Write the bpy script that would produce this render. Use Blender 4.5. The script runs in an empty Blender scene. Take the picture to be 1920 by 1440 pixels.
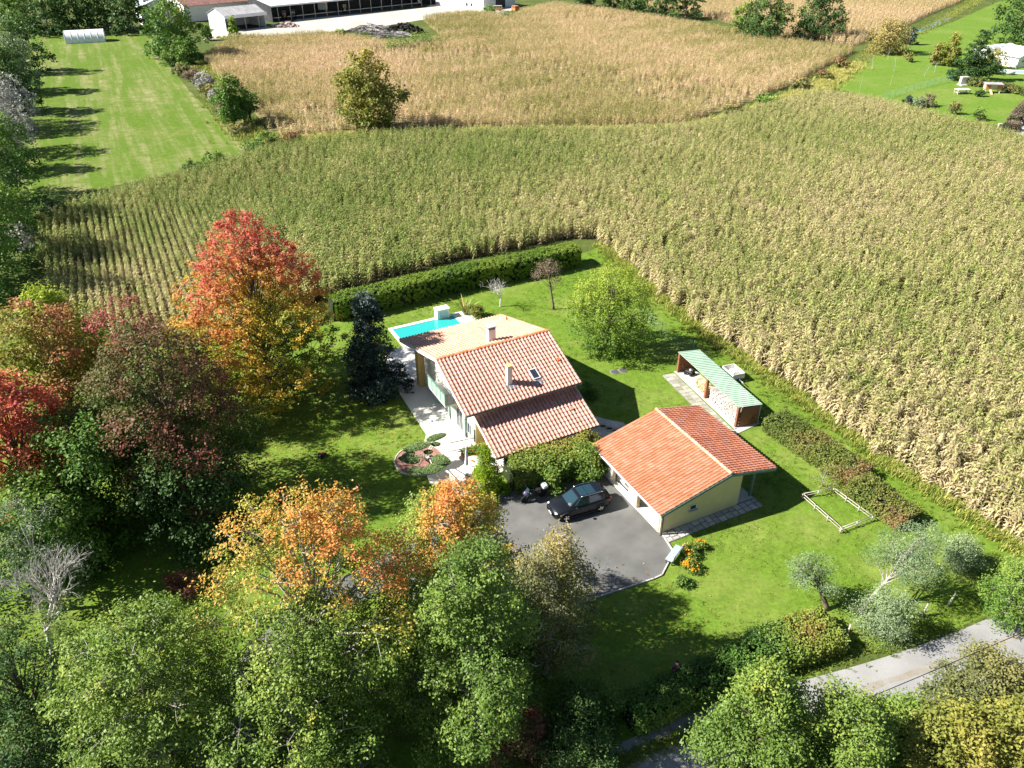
import bpy, bmesh, math, random
import numpy as np
from mathutils import Vector, Matrix, Quaternion
R = math.radians
random.seed(7)
SC = bpy.context.scene
COL = SC.collection

# ------------------------------------------------------------------ camera, sky, sun, exposure
CAM_H, PITCH, FPX = 36.0, R(32.2), 1430.0      # height (m), tilt below the horizon, focal length in px of a 1920 px wide frame
cam_d = bpy.data.cameras.new('camera'); cam = bpy.data.objects.new('camera', cam_d); COL.objects.link(cam)
cam.location = (0, 0, CAM_H); cam.rotation_euler = (math.pi/2 - PITCH, 0, 0)
cam_d.sensor_fit = 'HORIZONTAL'; cam_d.sensor_width = 36.0; cam_d.lens = 36.0*FPX/1920.0
cam_d.clip_start = 0.5; cam_d.clip_end = 6000
SC.camera = cam
SUN_EL, SHADOW_DIR = R(39.0), R(6.0)
world = bpy.data.worlds.new('World'); SC.world = world; world.use_nodes = True
wn = world.node_tree.nodes; wl = world.node_tree.links
sky = wn.new('ShaderNodeTexSky'); sky.sky_type = 'NISHITA'; sky.sun_disc = False; sky.air_density = 0.75; sky.dust_density = 0.3; sky.ozone_density = 1.0
sky.sun_elevation = SUN_EL; sky.sun_rotation = math.atan2(-math.cos(SHADOW_DIR), -math.sin(SHADOW_DIR))
bg = wn['Background']; bg.inputs['Strength'].default_value = 0.05
wl.new(sky.outputs['Color'], bg.inputs['Color'])
sun_d = bpy.data.lights.new('sun', 'SUN'); sun_d.energy = 5.0; sun_d.angle = R(0.53); sun_d.color = (1.0, 0.955, 0.88)
sun = bpy.data.objects.new('sun', sun_d); COL.objects.link(sun); sun.location = (-60, 0, 80)
sd = Vector((math.cos(SUN_EL)*math.cos(SHADOW_DIR), math.cos(SUN_EL)*math.sin(SHADOW_DIR), -math.sin(SUN_EL)))
sun.rotation_euler = sd.to_track_quat('-Z', 'Y').to_euler()
SC.view_settings.view_transform = 'Standard'; SC.view_settings.look = 'None'
SC.view_settings.exposure = 1.22; SC.view_settings.gamma = 1.0
SC.render.engine = 'CYCLES'
SC.cycles.max_bounces = 6; SC.cycles.diffuse_bounces = 3; SC.cycles.transmission_bounces = 4; SC.cycles.glossy_bounces = 3

# ------------------------------------------------------------------ helpers
def gp(px, py, z=0.0):
    """point of the terrain plan (at height z) surveyed from the photograph"""
    u = (px-960)/FPX; v = (py-720)/FPX
    d = (u, math.cos(PITCH)-v*math.sin(PITCH), -math.sin(PITCH)-v*math.cos(PITCH))
    t = (z-CAM_H)/d[2]
    return Vector((d[0]*t, d[1]*t, z))
def gp2(px, py, z=0.0):
    p = gp(px, py, z); return (p.x, p.y)

def nrm(a): return a/np.maximum(np.linalg.norm(a, axis=-1, keepdims=True), 1e-9)

MATS = {}
def mat(name, col, rough=0.8, var=0.18, scale=2.0, bump=0.0, bscale=20.0, spec=0.3, metal=0.0, col2=None, coords='Object', rnd=0.0, alpha=None, coat=0.0, detail=4.0, trans=0.0):
    if name in MATS: return MATS[name]
    m = bpy.data.materials.new(name); m.use_nodes = True; MATS[name] = m
    n, l = m.node_tree.nodes, m.node_tree.links
    b = n['Principled BSDF']
    b.inputs['Roughness'].default_value = rough; b.inputs['Metallic'].default_value = metal
    b.inputs['Specular IOR Level'].default_value = spec
    if coat: b.inputs['Coat Weight'].default_value = coat; b.inputs['Coat Roughness'].default_value = 0.06
    if trans: b.inputs['Transmission Weight'].default_value = trans
    tc = n.new('ShaderNodeTexCoord')
    no = n.new('ShaderNodeTexNoise'); no.inputs['Scale'].default_value = scale; no.inputs['Detail'].default_value = detail
    l.new(tc.outputs[coords], no.inputs['Vector'])
    c2 = col2 if col2 else tuple(c*(1-var) for c in col); c1 = col if col2 else tuple(min(1, c*(1+var)) for c in col)
    rp = n.new('ShaderNodeValToRGB'); rp.color_ramp.elements[0].position = 0.3; rp.color_ramp.elements[1].position = 0.7
    rp.color_ramp.elements[0].color = (*c2, 1); rp.color_ramp.elements[1].color = (*c1, 1)
    l.new(no.outputs['Fac'], rp.inputs['Fac'])
    out = rp.outputs['Color']
    if rnd:
        oi = n.new('ShaderNodeObjectInfo'); at = n.new('ShaderNodeAttribute'); at.attribute_name = 'tint'
        ad = n.new('ShaderNodeMath'); ad.operation = 'ADD'; l.new(oi.outputs['Random'], ad.inputs[0]); l.new(at.outputs['Fac'], ad.inputs[1])
        fr = n.new('ShaderNodeMath'); fr.operation = 'FRACT'; l.new(ad.outputs[0], fr.inputs[0])
        mr = n.new('ShaderNodeMapRange'); mr.inputs['To Min'].default_value = 1-rnd; mr.inputs['To Max'].default_value = 1+rnd
        l.new(fr.outputs[0], mr.inputs['Value'])
        hs = n.new('ShaderNodeHueSaturation'); l.new(out, hs.inputs['Color']); l.new(mr.outputs[0], hs.inputs['Value'])
        sm = n.new('ShaderNodeMapRange'); sm.inputs['To Min'].default_value = 1+rnd*.7; sm.inputs['To Max'].default_value = 1-rnd*.9
        l.new(fr.outputs[0], sm.inputs['Value']); l.new(sm.outputs[0], hs.inputs['Saturation'])
        out = hs.outputs['Color']
    l.new(out, b.inputs['Base Color'])
    if bump:
        bn = n.new('ShaderNodeTexNoise'); bn.inputs['Scale'].default_value = bscale; bn.inputs['Detail'].default_value = 3
        l.new(tc.outputs[coords], bn.inputs['Vector'])
        bp = n.new('ShaderNodeBump'); bp.inputs['Strength'].default_value = bump; bp.inputs['Distance'].default_value = 0.02
        l.new(bn.outputs['Fac'], bp.inputs['Height']); l.new(bp.outputs['Normal'], b.inputs['Normal'])
    return m

def leaf_mat(name, stops, trans=0.3, rough=0.55, spec=0.25, gloss=True):
    """stops over the leaf attribute aut (how far a leaf has turned), brightened or dulled leaf by leaf with the attribute tint"""
    if name in MATS: return MATS[name]
    m = bpy.data.materials.new(name); m.use_nodes = True; MATS[name] = m
    n, l = m.node_tree.nodes, m.node_tree.links
    b = n['Principled BSDF']; b.inputs['Roughness'].default_value = rough; b.inputs['Specular IOR Level'].default_value = spec
    a = n.new('ShaderNodeAttribute'); a.attribute_name = 'aut'
    rp = n.new('ShaderNodeValToRGB'); e = rp.color_ramp.elements
    while len(e) < len(stops): e.new(0.5)
    for k, (p, c) in enumerate(stops): e[k].position = p; e[k].color = (*c, 1)
    l.new(a.outputs['Fac'], rp.inputs['Fac'])
    t = n.new('ShaderNodeAttribute'); t.attribute_name = 'tint'
    mr = n.new('ShaderNodeMapRange'); mr.inputs['To Min'].default_value = 1.5; mr.inputs['To Max'].default_value = 2.3
    l.new(t.outputs['Fac'], mr.inputs['Value'])
    hs = n.new('ShaderNodeHueSaturation'); l.new(rp.outputs['Color'], hs.inputs['Color']); l.new(mr.outputs[0], hs.inputs['Value'])
    l.new(hs.outputs['Color'], b.inputs['Base Color'])
    tr = n.new('ShaderNodeBsdfTranslucent'); l.new(hs.outputs['Color'], tr.inputs['Color'])
    mx = n.new('ShaderNodeMixShader'); mx.inputs['Fac'].default_value = trans
    l.new(b.outputs[0], mx.inputs[1]); l.new(tr.outputs[0], mx.inputs[2]); l.new(mx.outputs[0], n['Material Output'].inputs['Surface'])
    return m

class MB:
    """collects shapes, builds ONE mesh object"""
    def __init__(s): s.v = []; s.f = []; s.mi = []; s.cur = 0; s.sm = []
        
    def add(s, vs, fs, smooth=False):
        o = len(s.v); s.v += [tuple(p) for p in vs]
        for f in fs: s.f.append(tuple(i+o for i in f)); s.mi.append(s.cur); s.sm.append(smooth)
        return s
    def box(s, c, size, rz=0.0, ry=0.0, rx=0.0, top=1.0, bev=0.0):
        x, y, z = size[0]/2, size[1]/2, size[2]/2
        if bev > 0:
            b = min(bev, x*.9, y*.9, z*.9)
            base = []
            for zz, k in ((-z, b), (-z+b, 0), (z-b, 0), (z, b)):
                xx, yy = x-k, y-k
                base += [(xx, yy-b*.8, zz), (xx-b*.8, yy, zz), (-xx+b*.8, yy, zz), (-xx, yy-b*.8, zz), (-xx, -yy+b*.8, zz), (-xx+b*.8, -yy, zz), (xx-b*.8, -yy, zz), (xx, -yy+b*.8, zz)]
            fs = [tuple(range(7, -1, -1)), tuple(range(24, 32))]
            for r in range(3):
                for k in range(8): fs.append((r*8+k, r*8+(k+1) % 8, (r+1)*8+(k+1) % 8, (r+1)*8+k))
        else:
            base = [(sx*x*(top if sz > 0 else 1), sy*y*(top if sz > 0 else 1), sz*z) for sz in (-1, 1) for sx, sy in ((-1, -1), (1, -1), (1, 1), (-1, 1))]
            fs = [(3, 2, 1, 0), (4, 5, 6, 7), (0, 1, 5, 4), (1, 2, 6, 5), (2, 3, 7, 6), (3, 0, 4, 7)]
        m = Matrix.Translation(c) @ Matrix.Rotation(rz, 4, 'Z') @ Matrix.Rotation(ry, 4, 'Y') @ Matrix.Rotation(rx, 4, 'X')
        return s.add([m @ Vector(p) for p in base], fs)
    def prism(s, poly, z0, z1):
        n = len(poly); vs = [(p[0], p[1], z0) for p in poly]+[(p[0], p[1], z1) for p in poly]
        a = sum(poly[i][0]*poly[(i+1) % n][1]-poly[(i+1) % n][0]*poly[i][1] for i in range(n))
        if a < 0: vs = vs[:n][::-1]+vs[n:][::-1]
        fs = [tuple(range(n-1, -1, -1)), tuple(range(n, 2*n))]+[(i, (i+1) % n, n+(i+1) % n, n+i) for i in range(n)]
        return s.add(vs, fs)
    def extr(s, prof, p0, ax, ay, az, length):
        """profile in (ax, ay) plane at p0 pushed along az"""
        p0, ax, ay, az = map(Vector, (p0, ax, ay, az)); n = len(prof)
        vs = [p0+ax*a+ay*b for a, b in prof]+[p0+ax*a+ay*b+az*length for a, b in prof]
        return s.add(vs, [tuple(range(n-1, -1, -1)), tuple(range(n, 2*n))]+[(i, (i+1) % n, n+(i+1) % n, n+i) for i in range(n)])
    def tube(s, pts, rad, n=6, cap=True, smooth=True):
        pts = [Vector(p) for p in pts]; rad = rad if hasattr(rad, '__len__') else [rad]*len(pts)
        vs = []; prev = None
        for i, p in enumerate(pts):
            d = (pts[min(i+1, len(pts)-1)]-pts[max(i-1, 0)]).normalized()
            if prev is None:
                a = d.orthogonal().normalized()
            else:
                a = prev-d*prev.dot(d); a = a.normalized() if a.length > 1e-6 else d.orthogonal().normalized()
            prev = a; b = d.cross(a)
            for k in range(n):
                t = 2*math.pi*k/n; vs.append(p+(a*math.cos(t)+b*math.sin(t))*rad[i])
        fs = [(i*n+k, i*n+(k+1) % n, (i+1)*n+(k+1) % n, (i+1)*n+k) for i in range(len(pts)-1) for k in range(n)]
        if cap: fs += [tuple(range(n-1, -1, -1)), tuple((len(pts)-1)*n+k for k in range(n))]
        return s.add(vs, fs, smooth)
    def lathe(s, prof, c=(0, 0, 0), n=16, M=None, smooth=True):
        vs = []; c = Vector(c)
        for r, z in prof:
            for k in range(n):
                t = 2*math.pi*k/n; p = Vector((r*math.cos(t), r*math.sin(t), z))
                vs.append(((M @ p) if M else p)+c)
        fs = [(i*n+k, i*n+(k+1) % n, (i+1)*n+(k+1) % n, (i+1)*n+k) for i in range(len(prof)-1) for k in range(n)]
        fs += [tuple(range(n-1, -1, -1)), tuple((len(prof)-1)*n+k for k in range(n))]
        return s.add(vs, fs, smooth)
    def blob(s, c, r, n=10, m=7, jit=0.1, seed=0, M=None):
        rr = random.Random(seed); vs = []; c = Vector(c)
        ph = [rr.uniform(0, 6.28) for _ in range(6)]
        for i in range(1, m):
            th = math.pi*i/m
            for k in range(n):
                t = 2*math.pi*k/n
                q = 1+jit*(math.sin(2*t+ph[0]+th)+math.sin(3*t+ph[1]-2*th)*.6+math.sin(3*th+ph[2])*.6)
                p = Vector((r[0]*q*math.sin(th)*math.cos(t), r[1]*q*math.sin(th)*math.sin(t), r[2]*q*math.cos(th)))
                vs.append(c+((M @ p) if M else p))
        fs = [(i*n+(k+1) % n, i*n+k, (i+1)*n+k, (i+1)*n+(k+1) % n) for i in range(m-2) for k in range(n)]
        fs += [tuple(range(n)), tuple((m-2)*n+k for k in range(n-1, -1, -1))]
        return s.add(vs, fs, True)
    def build(s, name, mats, parent=None):
        me = bpy.data.meshes.new(name); me.from_pydata([tuple(p) for p in s.v], [], s.f)
        for m in (mats if isinstance(mats, (list, tuple)) else [mats]): me.materials.append(m)
        me.polygons.foreach_set('material_index', s.mi)
        me.polygons.foreach_set('use_smooth', s.sm); me.update()
        o = bpy.data.objects.new(name, me); COL.objects.link(o)
        if parent: o.parent = parent
        return o

def tag(o, label=None, cat=None, group=None, kind=None):
    if label: o['label'] = label
    if cat: o['category'] = cat
    if group: o['group'] = group
    if kind: o['kind'] = kind
    return o
def empty(name, loc, label, cat, rz=0.0, group=None):
    o = bpy.data.objects.new(name, None); COL.objects.link(o); o.location = loc; o.rotation_euler = (0, 0, rz)
    o.empty_display_size = 0.3
    return tag(o, label, cat, group)
def share(name, me, parent, loc=(0, 0, 0), rot=None, scale=None, mtx=None):
    o = bpy.data.objects.new(name, me); COL.objects.link(o); o.parent = parent
    if mtx is not None: o.matrix_local = mtx
    else:
        o.location = loc
        if rot: o.rotation_euler = rot
        if scale: o.scale = scale
    return o
def copy_tree(o, parent=None):
    c = o.copy(); COL.objects.link(c); c.parent = parent
    for ch in list(o.children): copy_tree(ch, c)
    return c

def smooth_poly(pts, k=4, closed=True):
    out = []; n = len(pts)
    rng = range(n) if closed else range(n-1)
    for i in rng:
        g = (lambda j: pts[j % n]) if closed else (lambda j: pts[max(0, min(n-1, j))])
        p0, p1, p2, p3 = g(i-1), g(i), g(i+1), g(i+2)
        for q in range(k):
            t = q/k
            out.append(tuple(0.5*(2*p1[a]+(p2[a]-p0[a])*t+(2*p0[a]-5*p1[a]+4*p2[a]-p3[a])*t*t+(3*p1[a]-p0[a]-3*p2[a]+p3[a])*t**3) for a in (0, 1)))
    if not closed: out.append(tuple(pts[-1]))
    return out
def inside(poly, xy):
    x, y = xy[:, 0], xy[:, 1]; r = np.zeros(len(xy), bool); n = len(poly)
    for i in range(n):
        x1, y1 = poly[i]; x2, y2 = poly[(i+1) % n]
        c = ((y1 > y) != (y2 > y)) & (x < (x2-x1)*(y-y1)/((y2-y1) or 1e-9)+x1); r ^= c
    return r
def sheet(name, poly, z, material, kind='structure'):
    me = bpy.data.meshes.new(name); bm = bmesh.new()
    vs = [bm.verts.new((p[0], p[1], z)) for p in poly]; f = bm.faces.new(vs)
    if f.normal.z < 0: f.normal_flip()
    bm.normal_update()
    if f.normal.z < 0: bmesh.ops.reverse_faces(bm, faces=[f])
    bmesh.ops.triangulate(bm, faces=bm.faces[:]); bm.to_mesh(me); bm.free()
    me.materials.append(material)
    o = bpy.data.objects.new(name, me); COL.objects.link(o); o['kind'] = kind
    return o
def px(*pts): return [gp2(*p) for p in pts]
def snoise(p, scale, seed, n=6):
    rr = np.random.default_rng(seed); o = np.zeros(len(p))
    for k in range(n):
        d = rr.normal(size=p.shape[1]); d /= np.linalg.norm(d); o += np.sin(p @ d*scale*rr.uniform(.6, 1.9)+rr.uniform(0, 6.28))
    return o/n*1.6
# ------------------------------------------------------------------ ground materials
def grass_mat(name, dark, mid, pale, patch=0.25, pale_lo=0.55, stripes=None, fine=9.0, bump=0.6, soil=None):
    m = bpy.data.materials.new(name); m.use_nodes = True; MATS[name] = m
    n, l = m.node_tree.nodes, m.node_tree.links
    b = n['Principled BSDF']; b.inputs['Roughness'].default_value = 0.9; b.inputs['Specular IOR Level'].default_value = 0.12
    g = n.new('ShaderNodeNewGeometry')
    def noise(scale, det=4, rough=.6, vec=None):
        t = n.new('ShaderNodeTexNoise'); t.inputs['Scale'].default_value = scale; t.inputs['Detail'].default_value = det; t.inputs['Roughness'].default_value = rough
        l.new(vec if vec else g.outputs['Position'], t.inputs['Vector']); return t.outputs['Fac']
    def ramp(fac, a, b_, pa, pb):
        r = n.new('ShaderNodeValToRGB'); r.color_ramp.elements[0].position = pa; r.color_ramp.elements[1].position = pb
        r.color_ramp.elements[0].color = (*a, 1); r.color_ramp.elements[1].color = (*b_, 1); l.new(fac, r.inputs['Fac']); return r.outputs['Color']
    def mix(f, a, b_, mode='MIX'):
        x = n.new('ShaderNodeMix'); x.data_type = 'RGBA'; x.blend_type = mode
        if isinstance(f, float): x.inputs[0].default_value = f
        else: l.new(f, x.inputs[0])
        for s, v in ((x.inputs[6], a), (x.inputs[7], b_)):
            if isinstance(v, tuple): s.default_value = (*v, 1)
            else: l.new(v, s)
        return x.outputs[2]
    c = ramp(noise(fine, 6, .75), dark, mid, 0.32, 0.66)
    f = ramp(noise(patch, 5, .65), (0, 0, 0), (1, 1, 1), pale_lo, pale_lo+0.28)
    f2 = ramp(noise(patch*7, 4, .7), (0.15,)*3, (1, 1, 1), 0.3, 0.7)
    c = mix(mix(1.0, f, f2, 'MULTIPLY'), c, pale)
    c = mix(0.45, c, ramp(noise(1.1, 3), (0.55,)*3, (1.25,)*3, .3, .7), 'MULTIPLY')
    if stripes:
        ang, wid, stc, amt = stripes
        vr = n.new('ShaderNodeVectorRotate'); vr.rotation_type = 'Z_AXIS'; vr.inputs['Angle'].default_value = -ang; l.new(g.outputs['Position'], vr.inputs['Vector'])
        mp = n.new('ShaderNodeMapping'); mp.inputs['Scale'].default_value = (0.022, 1.0/wid, 1)
        l.new(vr.outputs['Vector'], mp.inputs['Vector'])
        s = ramp(noise(1.0, 5, .7, mp.outputs['Vector']), (0, 0, 0), (amt,)*3, 0.46, 0.66)
        s2 = ramp(noise(0.35, 5, .75), (0, 0, 0), (1, 1, 1), 0.36, 0.62)
        c = mix(mix(1.0, s, s2, 'MULTIPLY'), c, stc)
    if soil: c = mix(ramp(noise(soil[1], 5, .7), (0, 0, 0), (1, 1, 1), .52, .62), c, soil[0])
    l.new(c, b.inputs['Base Color'])
    bp = n.new('ShaderNodeBump'); bp.inputs['Strength'].default_value = bump; bp.inputs['Distance'].default_value = 0.06
    l.new(noise(14.0, 5, .8), bp.inputs['Height']); l.new(bp.outputs['Normal'], b.inputs['Normal'])
    return m
grass_mat('rough_grass', (0.050, 0.085, 0.018), (0.12, 0.15, 0.035), (0.24, 0.21, 0.075), 0.12, 0.5)
grass_mat('lawn_grass', (0.085, 0.165, 0.014), (0.180, 0.275, 0.034), (0.30, 0.31, 0.09), 0.16, 0.46, fine=4.0)
grass_mat('meadow_grass', (0.072, 0.145, 0.012), (0.145, 0.215, 0.026), (0.25, 0.245, 0.085), 0.10, 0.50, stripes=(R(-63), 2.6, (0.35, 0.30, 0.16), .95))
grass_mat('garden_grass', (0.10, 0.19, 0.02), (0.17, 0.27, 0.035), (0.25, 0.29, 0.075), 0.07, 0.45)
grass_mat('maize_soil', (0.045, 0.036, 0.020), (0.10, 0.085, 0.045), (0.16, 0.14, 0.06), 0.3, 0.5)
grass_mat('stubble_soil', (0.13, 0.115, 0.045), (0.24, 0.20, 0.09), (0.30, 0.27, 0.10), 0.1, 0.45)
grass_mat('bank_soil', (0.10, 0.11, 0.03), (0.24, 0.23, 0.07), (0.32, 0.26, 0.12), 0.3, 0.45)
grass_mat('shade_litter', (0.03, 0.06, 0.012), (0.07, 0.11, 0.02), (0.16, 0.10, 0.05), 0.4, 0.5)
mat('asphalt', (0.185, 0.183, 0.172), 0.85, 0.12, 0.55, 0.5, 60, 0.25, coords='Object', detail=12, col2=(0.115, 0.115, 0.108))
mat('gravel', (0.36, 0.355, 0.35), 0.95, 0.25, 0.35, 0.9, 25, 0.15, detail=12, col2=(0.24, 0.235, 0.225))
mat('yard', (0.50, 0.46, 0.40), 0.95, 0.2, 0.12, 0.3, 8, 0.15, detail=9)
mat('terrace', (0.78, 0.74, 0.67), 0.75, 0.06, 0.8, 0.15, 30, 0.3)
mat('concrete', (0.50, 0.48, 0.45), 0.85, 0.14, 1.5, 0.3, 30, 0.25)
mat('slab', (0.36, 0.35, 0.28), 0.9, 0.2, 3, 0.4, 30, 0.2, rnd=0.2)
mat('stone', (0.46, 0.44, 0.41), 0.85, 0.2, 4, 0.5, 20, 0.25, rnd=0.22)
mat('mortar', (0.22, 0.21, 0.19), 0.95, 0.15, 4)
mat('render_white', (0.80, 0.77, 0.70), 0.85, 0.05, 1.2, 0.15, 40, 0.2)
mat('render_ochre', (0.72, 0.50, 0.20), 0.85, 0.07, 1.2, 0.15, 40, 0.2)
mat('render_yellow', (0.68, 0.58, 0.33), 0.85, 0.07, 0.8, 0.15, 40, 0.2)
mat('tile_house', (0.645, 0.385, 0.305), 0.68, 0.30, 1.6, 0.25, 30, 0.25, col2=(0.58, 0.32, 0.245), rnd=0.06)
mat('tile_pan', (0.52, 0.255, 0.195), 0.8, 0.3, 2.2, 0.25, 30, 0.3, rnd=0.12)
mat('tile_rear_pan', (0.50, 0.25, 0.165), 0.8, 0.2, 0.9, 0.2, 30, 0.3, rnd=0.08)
mat('tile_rear', (0.66, 0.41, 0.29), 0.55, 0.2, 0.8, 0.2, 30, 0.5, col2=(0.60, 0.34, 0.225), rnd=0.07)
mat('tile_garage', (0.64, 0.335, 0.20), 0.58, 0.20, 0.5, 0.2, 30, 0.45, col2=(0.56, 0.25, 0.14), rnd=0.08)
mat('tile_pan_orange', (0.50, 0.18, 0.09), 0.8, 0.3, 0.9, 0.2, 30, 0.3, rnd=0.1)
mat('tile_ridge', (0.62, 0.20, 0.10), 0.7, 0.2, 2, 0.2, 30, rnd=0.15)
mat('tile_ridge_pale', (0.74, 0.45, 0.30), 0.7, 0.15, 2, 0.2, 30, rnd=0.12)
mat('wood_grey', (0.50, 0.45, 0.38), 0.85, 0.2, 5, 0.3, 30)
mat('wood_brown', (0.27, 0.11, 0.06), 0.8, 0.2, 5, 0.3, 30)
mat('wood_pale', (0.58, 0.47, 0.30), 0.8, 0.2, 5)
mat('fascia', (0.66, 0.66, 0.64), 0.6, 0.08, 2)
mat('fascia_dark', (0.10, 0.105, 0.11), 0.6, 0.1, 2)
mat('shutter', (0.38, 0.55, 0.44), 0.6, 0.08, 3)
mat('green_paint', (0.30, 0.44, 0.36), 0.6, 0.08, 3)
mat('green_post', (0.12, 0.20, 0.18), 0.6, 0.1, 3)
mat('black_metal', (0.02, 0.02, 0.022), 0.5, 0.1, 3)
mat('rail_metal', (0.10, 0.09, 0.07), 0.6, 0.1, 3)
mat('zinc', (0.45, 0.46, 0.48), 0.4, 0.1, 3, metal=0.7)
mat('glass_dark', (0.03, 0.04, 0.055), 0.06, 0.05, 1, spec=0.8)
mat('sheet_green', (0.46, 0.62, 0.47), 0.5, 0.10, 0.9, spec=0.4)
mat('pool_shell', (0.05, 0.62, 0.58), 0.5, 0.05, 1)
mat('black_rubber', (0.015, 0.015, 0.016), 0.85, 0.2, 6)
mat('bark', (0.16, 0.125, 0.09), 0.95, 0.35, 4, 0.8, 25)
mat('bark_pale', (0.34, 0.31, 0.27), 0.95, 0.3, 4, 0.6, 25)
mat('bark_birch', (0.66, 0.63, 0.57), 0.9, 0.3, 5, 0.4, 20)
mat('bark_dead', (0.46, 0.43, 0.40), 0.95, 0.2, 4, 0.4, 25)
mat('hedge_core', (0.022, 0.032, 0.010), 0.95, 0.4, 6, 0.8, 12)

# ------------------------------------------------------------------ the ground and the sheets that lie on it
BIG = 3500
sheet('ground', [(-BIG, -600), (BIG, -600), (BIG, BIG*1.4), (-BIG, BIG*1.4)], 0.0, MATS['rough_grass'])
LAWN = px((640, 600), (760, 560), (1085, 478), (1125, 462), (1185, 510), (1271, 588), (1356, 650), (1463, 722), (1557, 790), (1655, 862), (1783, 942), (1900, 1020), (1880, 1130), (1780, 1180), (1640, 1215), (1480, 1290), (1330, 1350), (1150, 1440), (900, 1560), (300, 1560), (-200, 1440), (-260, 900), (60, 640), (300, 650), (480, 640))
sheet('lawn', smooth_poly(LAWN), 0.008, MATS['lawn_grass'])
MEADOW = px((30, 350), (55, 250), (40, 120), (60, 70), (150, 60), (270, 66), (310, 115), (365, 180), (420, 235), (462, 275), (440, 296), (330, 325), (200, 352), (120, 372), (60, 392))
sheet('meadow', smooth_poly(MEADOW), 0.03, MATS['meadow_grass'])
NGARD = px((1540, 158), (1590, 118), (1650, 80), (1700, 68), (1730, 62), (1790, 40), (1870, 4), (2000, -30), (2100, 60), (2050, 210), (1920, 222), (1880, 236), (1790, 224), (1640, 186))
sheet('neighbour_lawn', NGARD, 0.03, MATS['garden_grass'])
MAIZE = px((96, 540), (70, 470), (100, 420), (135, 395), (300, 345), (440, 310), (500, 290), (560, 276), (700, 262), (870, 256), (1060, 254), (1250, 252), (1330, 240), (1420, 214), (1530, 182), (1640, 198), (1780, 236), (1880, 258), (1930, 272), (2150, 300), (2500, 420), (2500, 800), (2150, 1120), (1960, 1046), (1880, 1000), (1783, 932), (1655, 854), (1557, 782), (1463, 714), (1356, 642), (1271, 580), (1185, 502), (1125, 452), (1080, 446), (960, 468), (800, 502), (640, 545), (520, 600), (380, 650), (250, 650), (150, 600))
sheet('maize_ground', MAIZE, 0.016, MATS['maize_soil'])
FARMAIZE = px((385, 110), (420, 160), (480, 215), (520, 262), (640, 250), (780, 245), (900, 238), (1080, 238), (1270, 236), (1320, 218), (1420, 186), (1500, 152), (1560, 118), (1600, 98), (1500, 84), (1400, 66), (1310, 50), (1180, 28), (1040, 10), (985, 22), (960, 36), (880, 26), (790, 36), (830, 70), (800, 84), (730, 86), (690, 78), (600, 66), (520, 72), (440, 74))
sheet('dry_maize_ground', FARMAIZE, 0.02, MATS['stubble_soil'])
TOPFIELD = px((1310, 30), (1440, 62), (1600, 88), (1640, 70), (1700, 48), (1760, 20), (1800, 4), (1830, -20), (1500, -90), (1100, -60), (1080, -14), (1200, 14))
sheet('pale_maize_ground', TOPFIELD, 0.024, MATS['stubble_soil'])
ROAD = px((560, 1700), (820, 1560), (1010, 1470), (1160, 1395), (1340, 1320), (1500, 1278), (1660, 1232), (1800, 1182), (1950, 1120), (2300, 990), (2400, 1080), (2050, 1215), (1900, 1270), (1760, 1320), (1600, 1370), (1420, 1420), (1250, 1480), (1000, 1620), (800, 1760))
sheet('road', smooth_poly(ROAD), 0.02, MATS['gravel'])
DRIVE = px((880, 952), (930, 925), (1000, 915), (1080, 890), (1127, 880), (1150, 905), (1252, 1003), (1262, 1036), (1240, 1078), (1226, 1085), (1125, 1118), (1000, 1152), (860, 1150), (720, 1105), (640, 1150), (560, 1240), (470, 1400), (430, 1560), (300, 1560), (360, 1380), (470, 1210), (580, 1110), (690, 1060), (780, 1000))
sheet('driveway', DRIVE, 0.026, MATS['asphalt'])
kb = MB()
KERB = [gp(*p) for p in ((1127, 893), (1242, 1004), (1263, 1036), (1241, 1079), (1226, 1086), (1125, 1119), (1000, 1153), (860, 1151), (720, 1106))][1:]
for a, b in zip(KERB[:-1], KERB[1:]):
    d = (b-a); c = (a+b)/2; kb.box((c.x, c.y, 0.04), (d.length+.05, 0.09, 0.13), rz=math.atan2(d.y, d.x))
kb.build('kerb', MATS['concrete'])['kind'] = 'structure'
YARD = px((380, 75), (420, 40), (520, 52), (560, 36), (800, 14), (820, -5), (900, -10), (975, 18), (880, 30), (800, 36), (700, 52), (640, 58), (560, 64), (470, 70))
sheet('farm_yard', YARD, 0.036, MATS['yard'])
MEDIAN = px((1010, 1530), (1170, 1440), (1350, 1372), (1520, 1325), (1690, 1270), (1830, 1222), (2000, 1155), (2200, 1075))
mat('worn_gravel', (0.27, 0.235, 0.185), 0.95, 0.3, 1.2, 0.9, 25, 0.15, detail=12, col2=(0.34, 0.32, 0.29))
mp_ = np.array(smooth_poly(MEDIAN, 6, False)); rj_ = np.random.default_rng(2); w_up = .16+rj_.uniform(-.08, .10, len(mp_)); w_dn = .16+rj_.uniform(-.08, .10, len(mp_))
sheet('road_median', [(p[0], p[1]+w) for p, w in zip(mp_, w_up)]+[(p[0], p[1]-w) for p, w in zip(mp_[::-1], w_dn[::-1])], .026, MATS['worn_gravel'])
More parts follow.
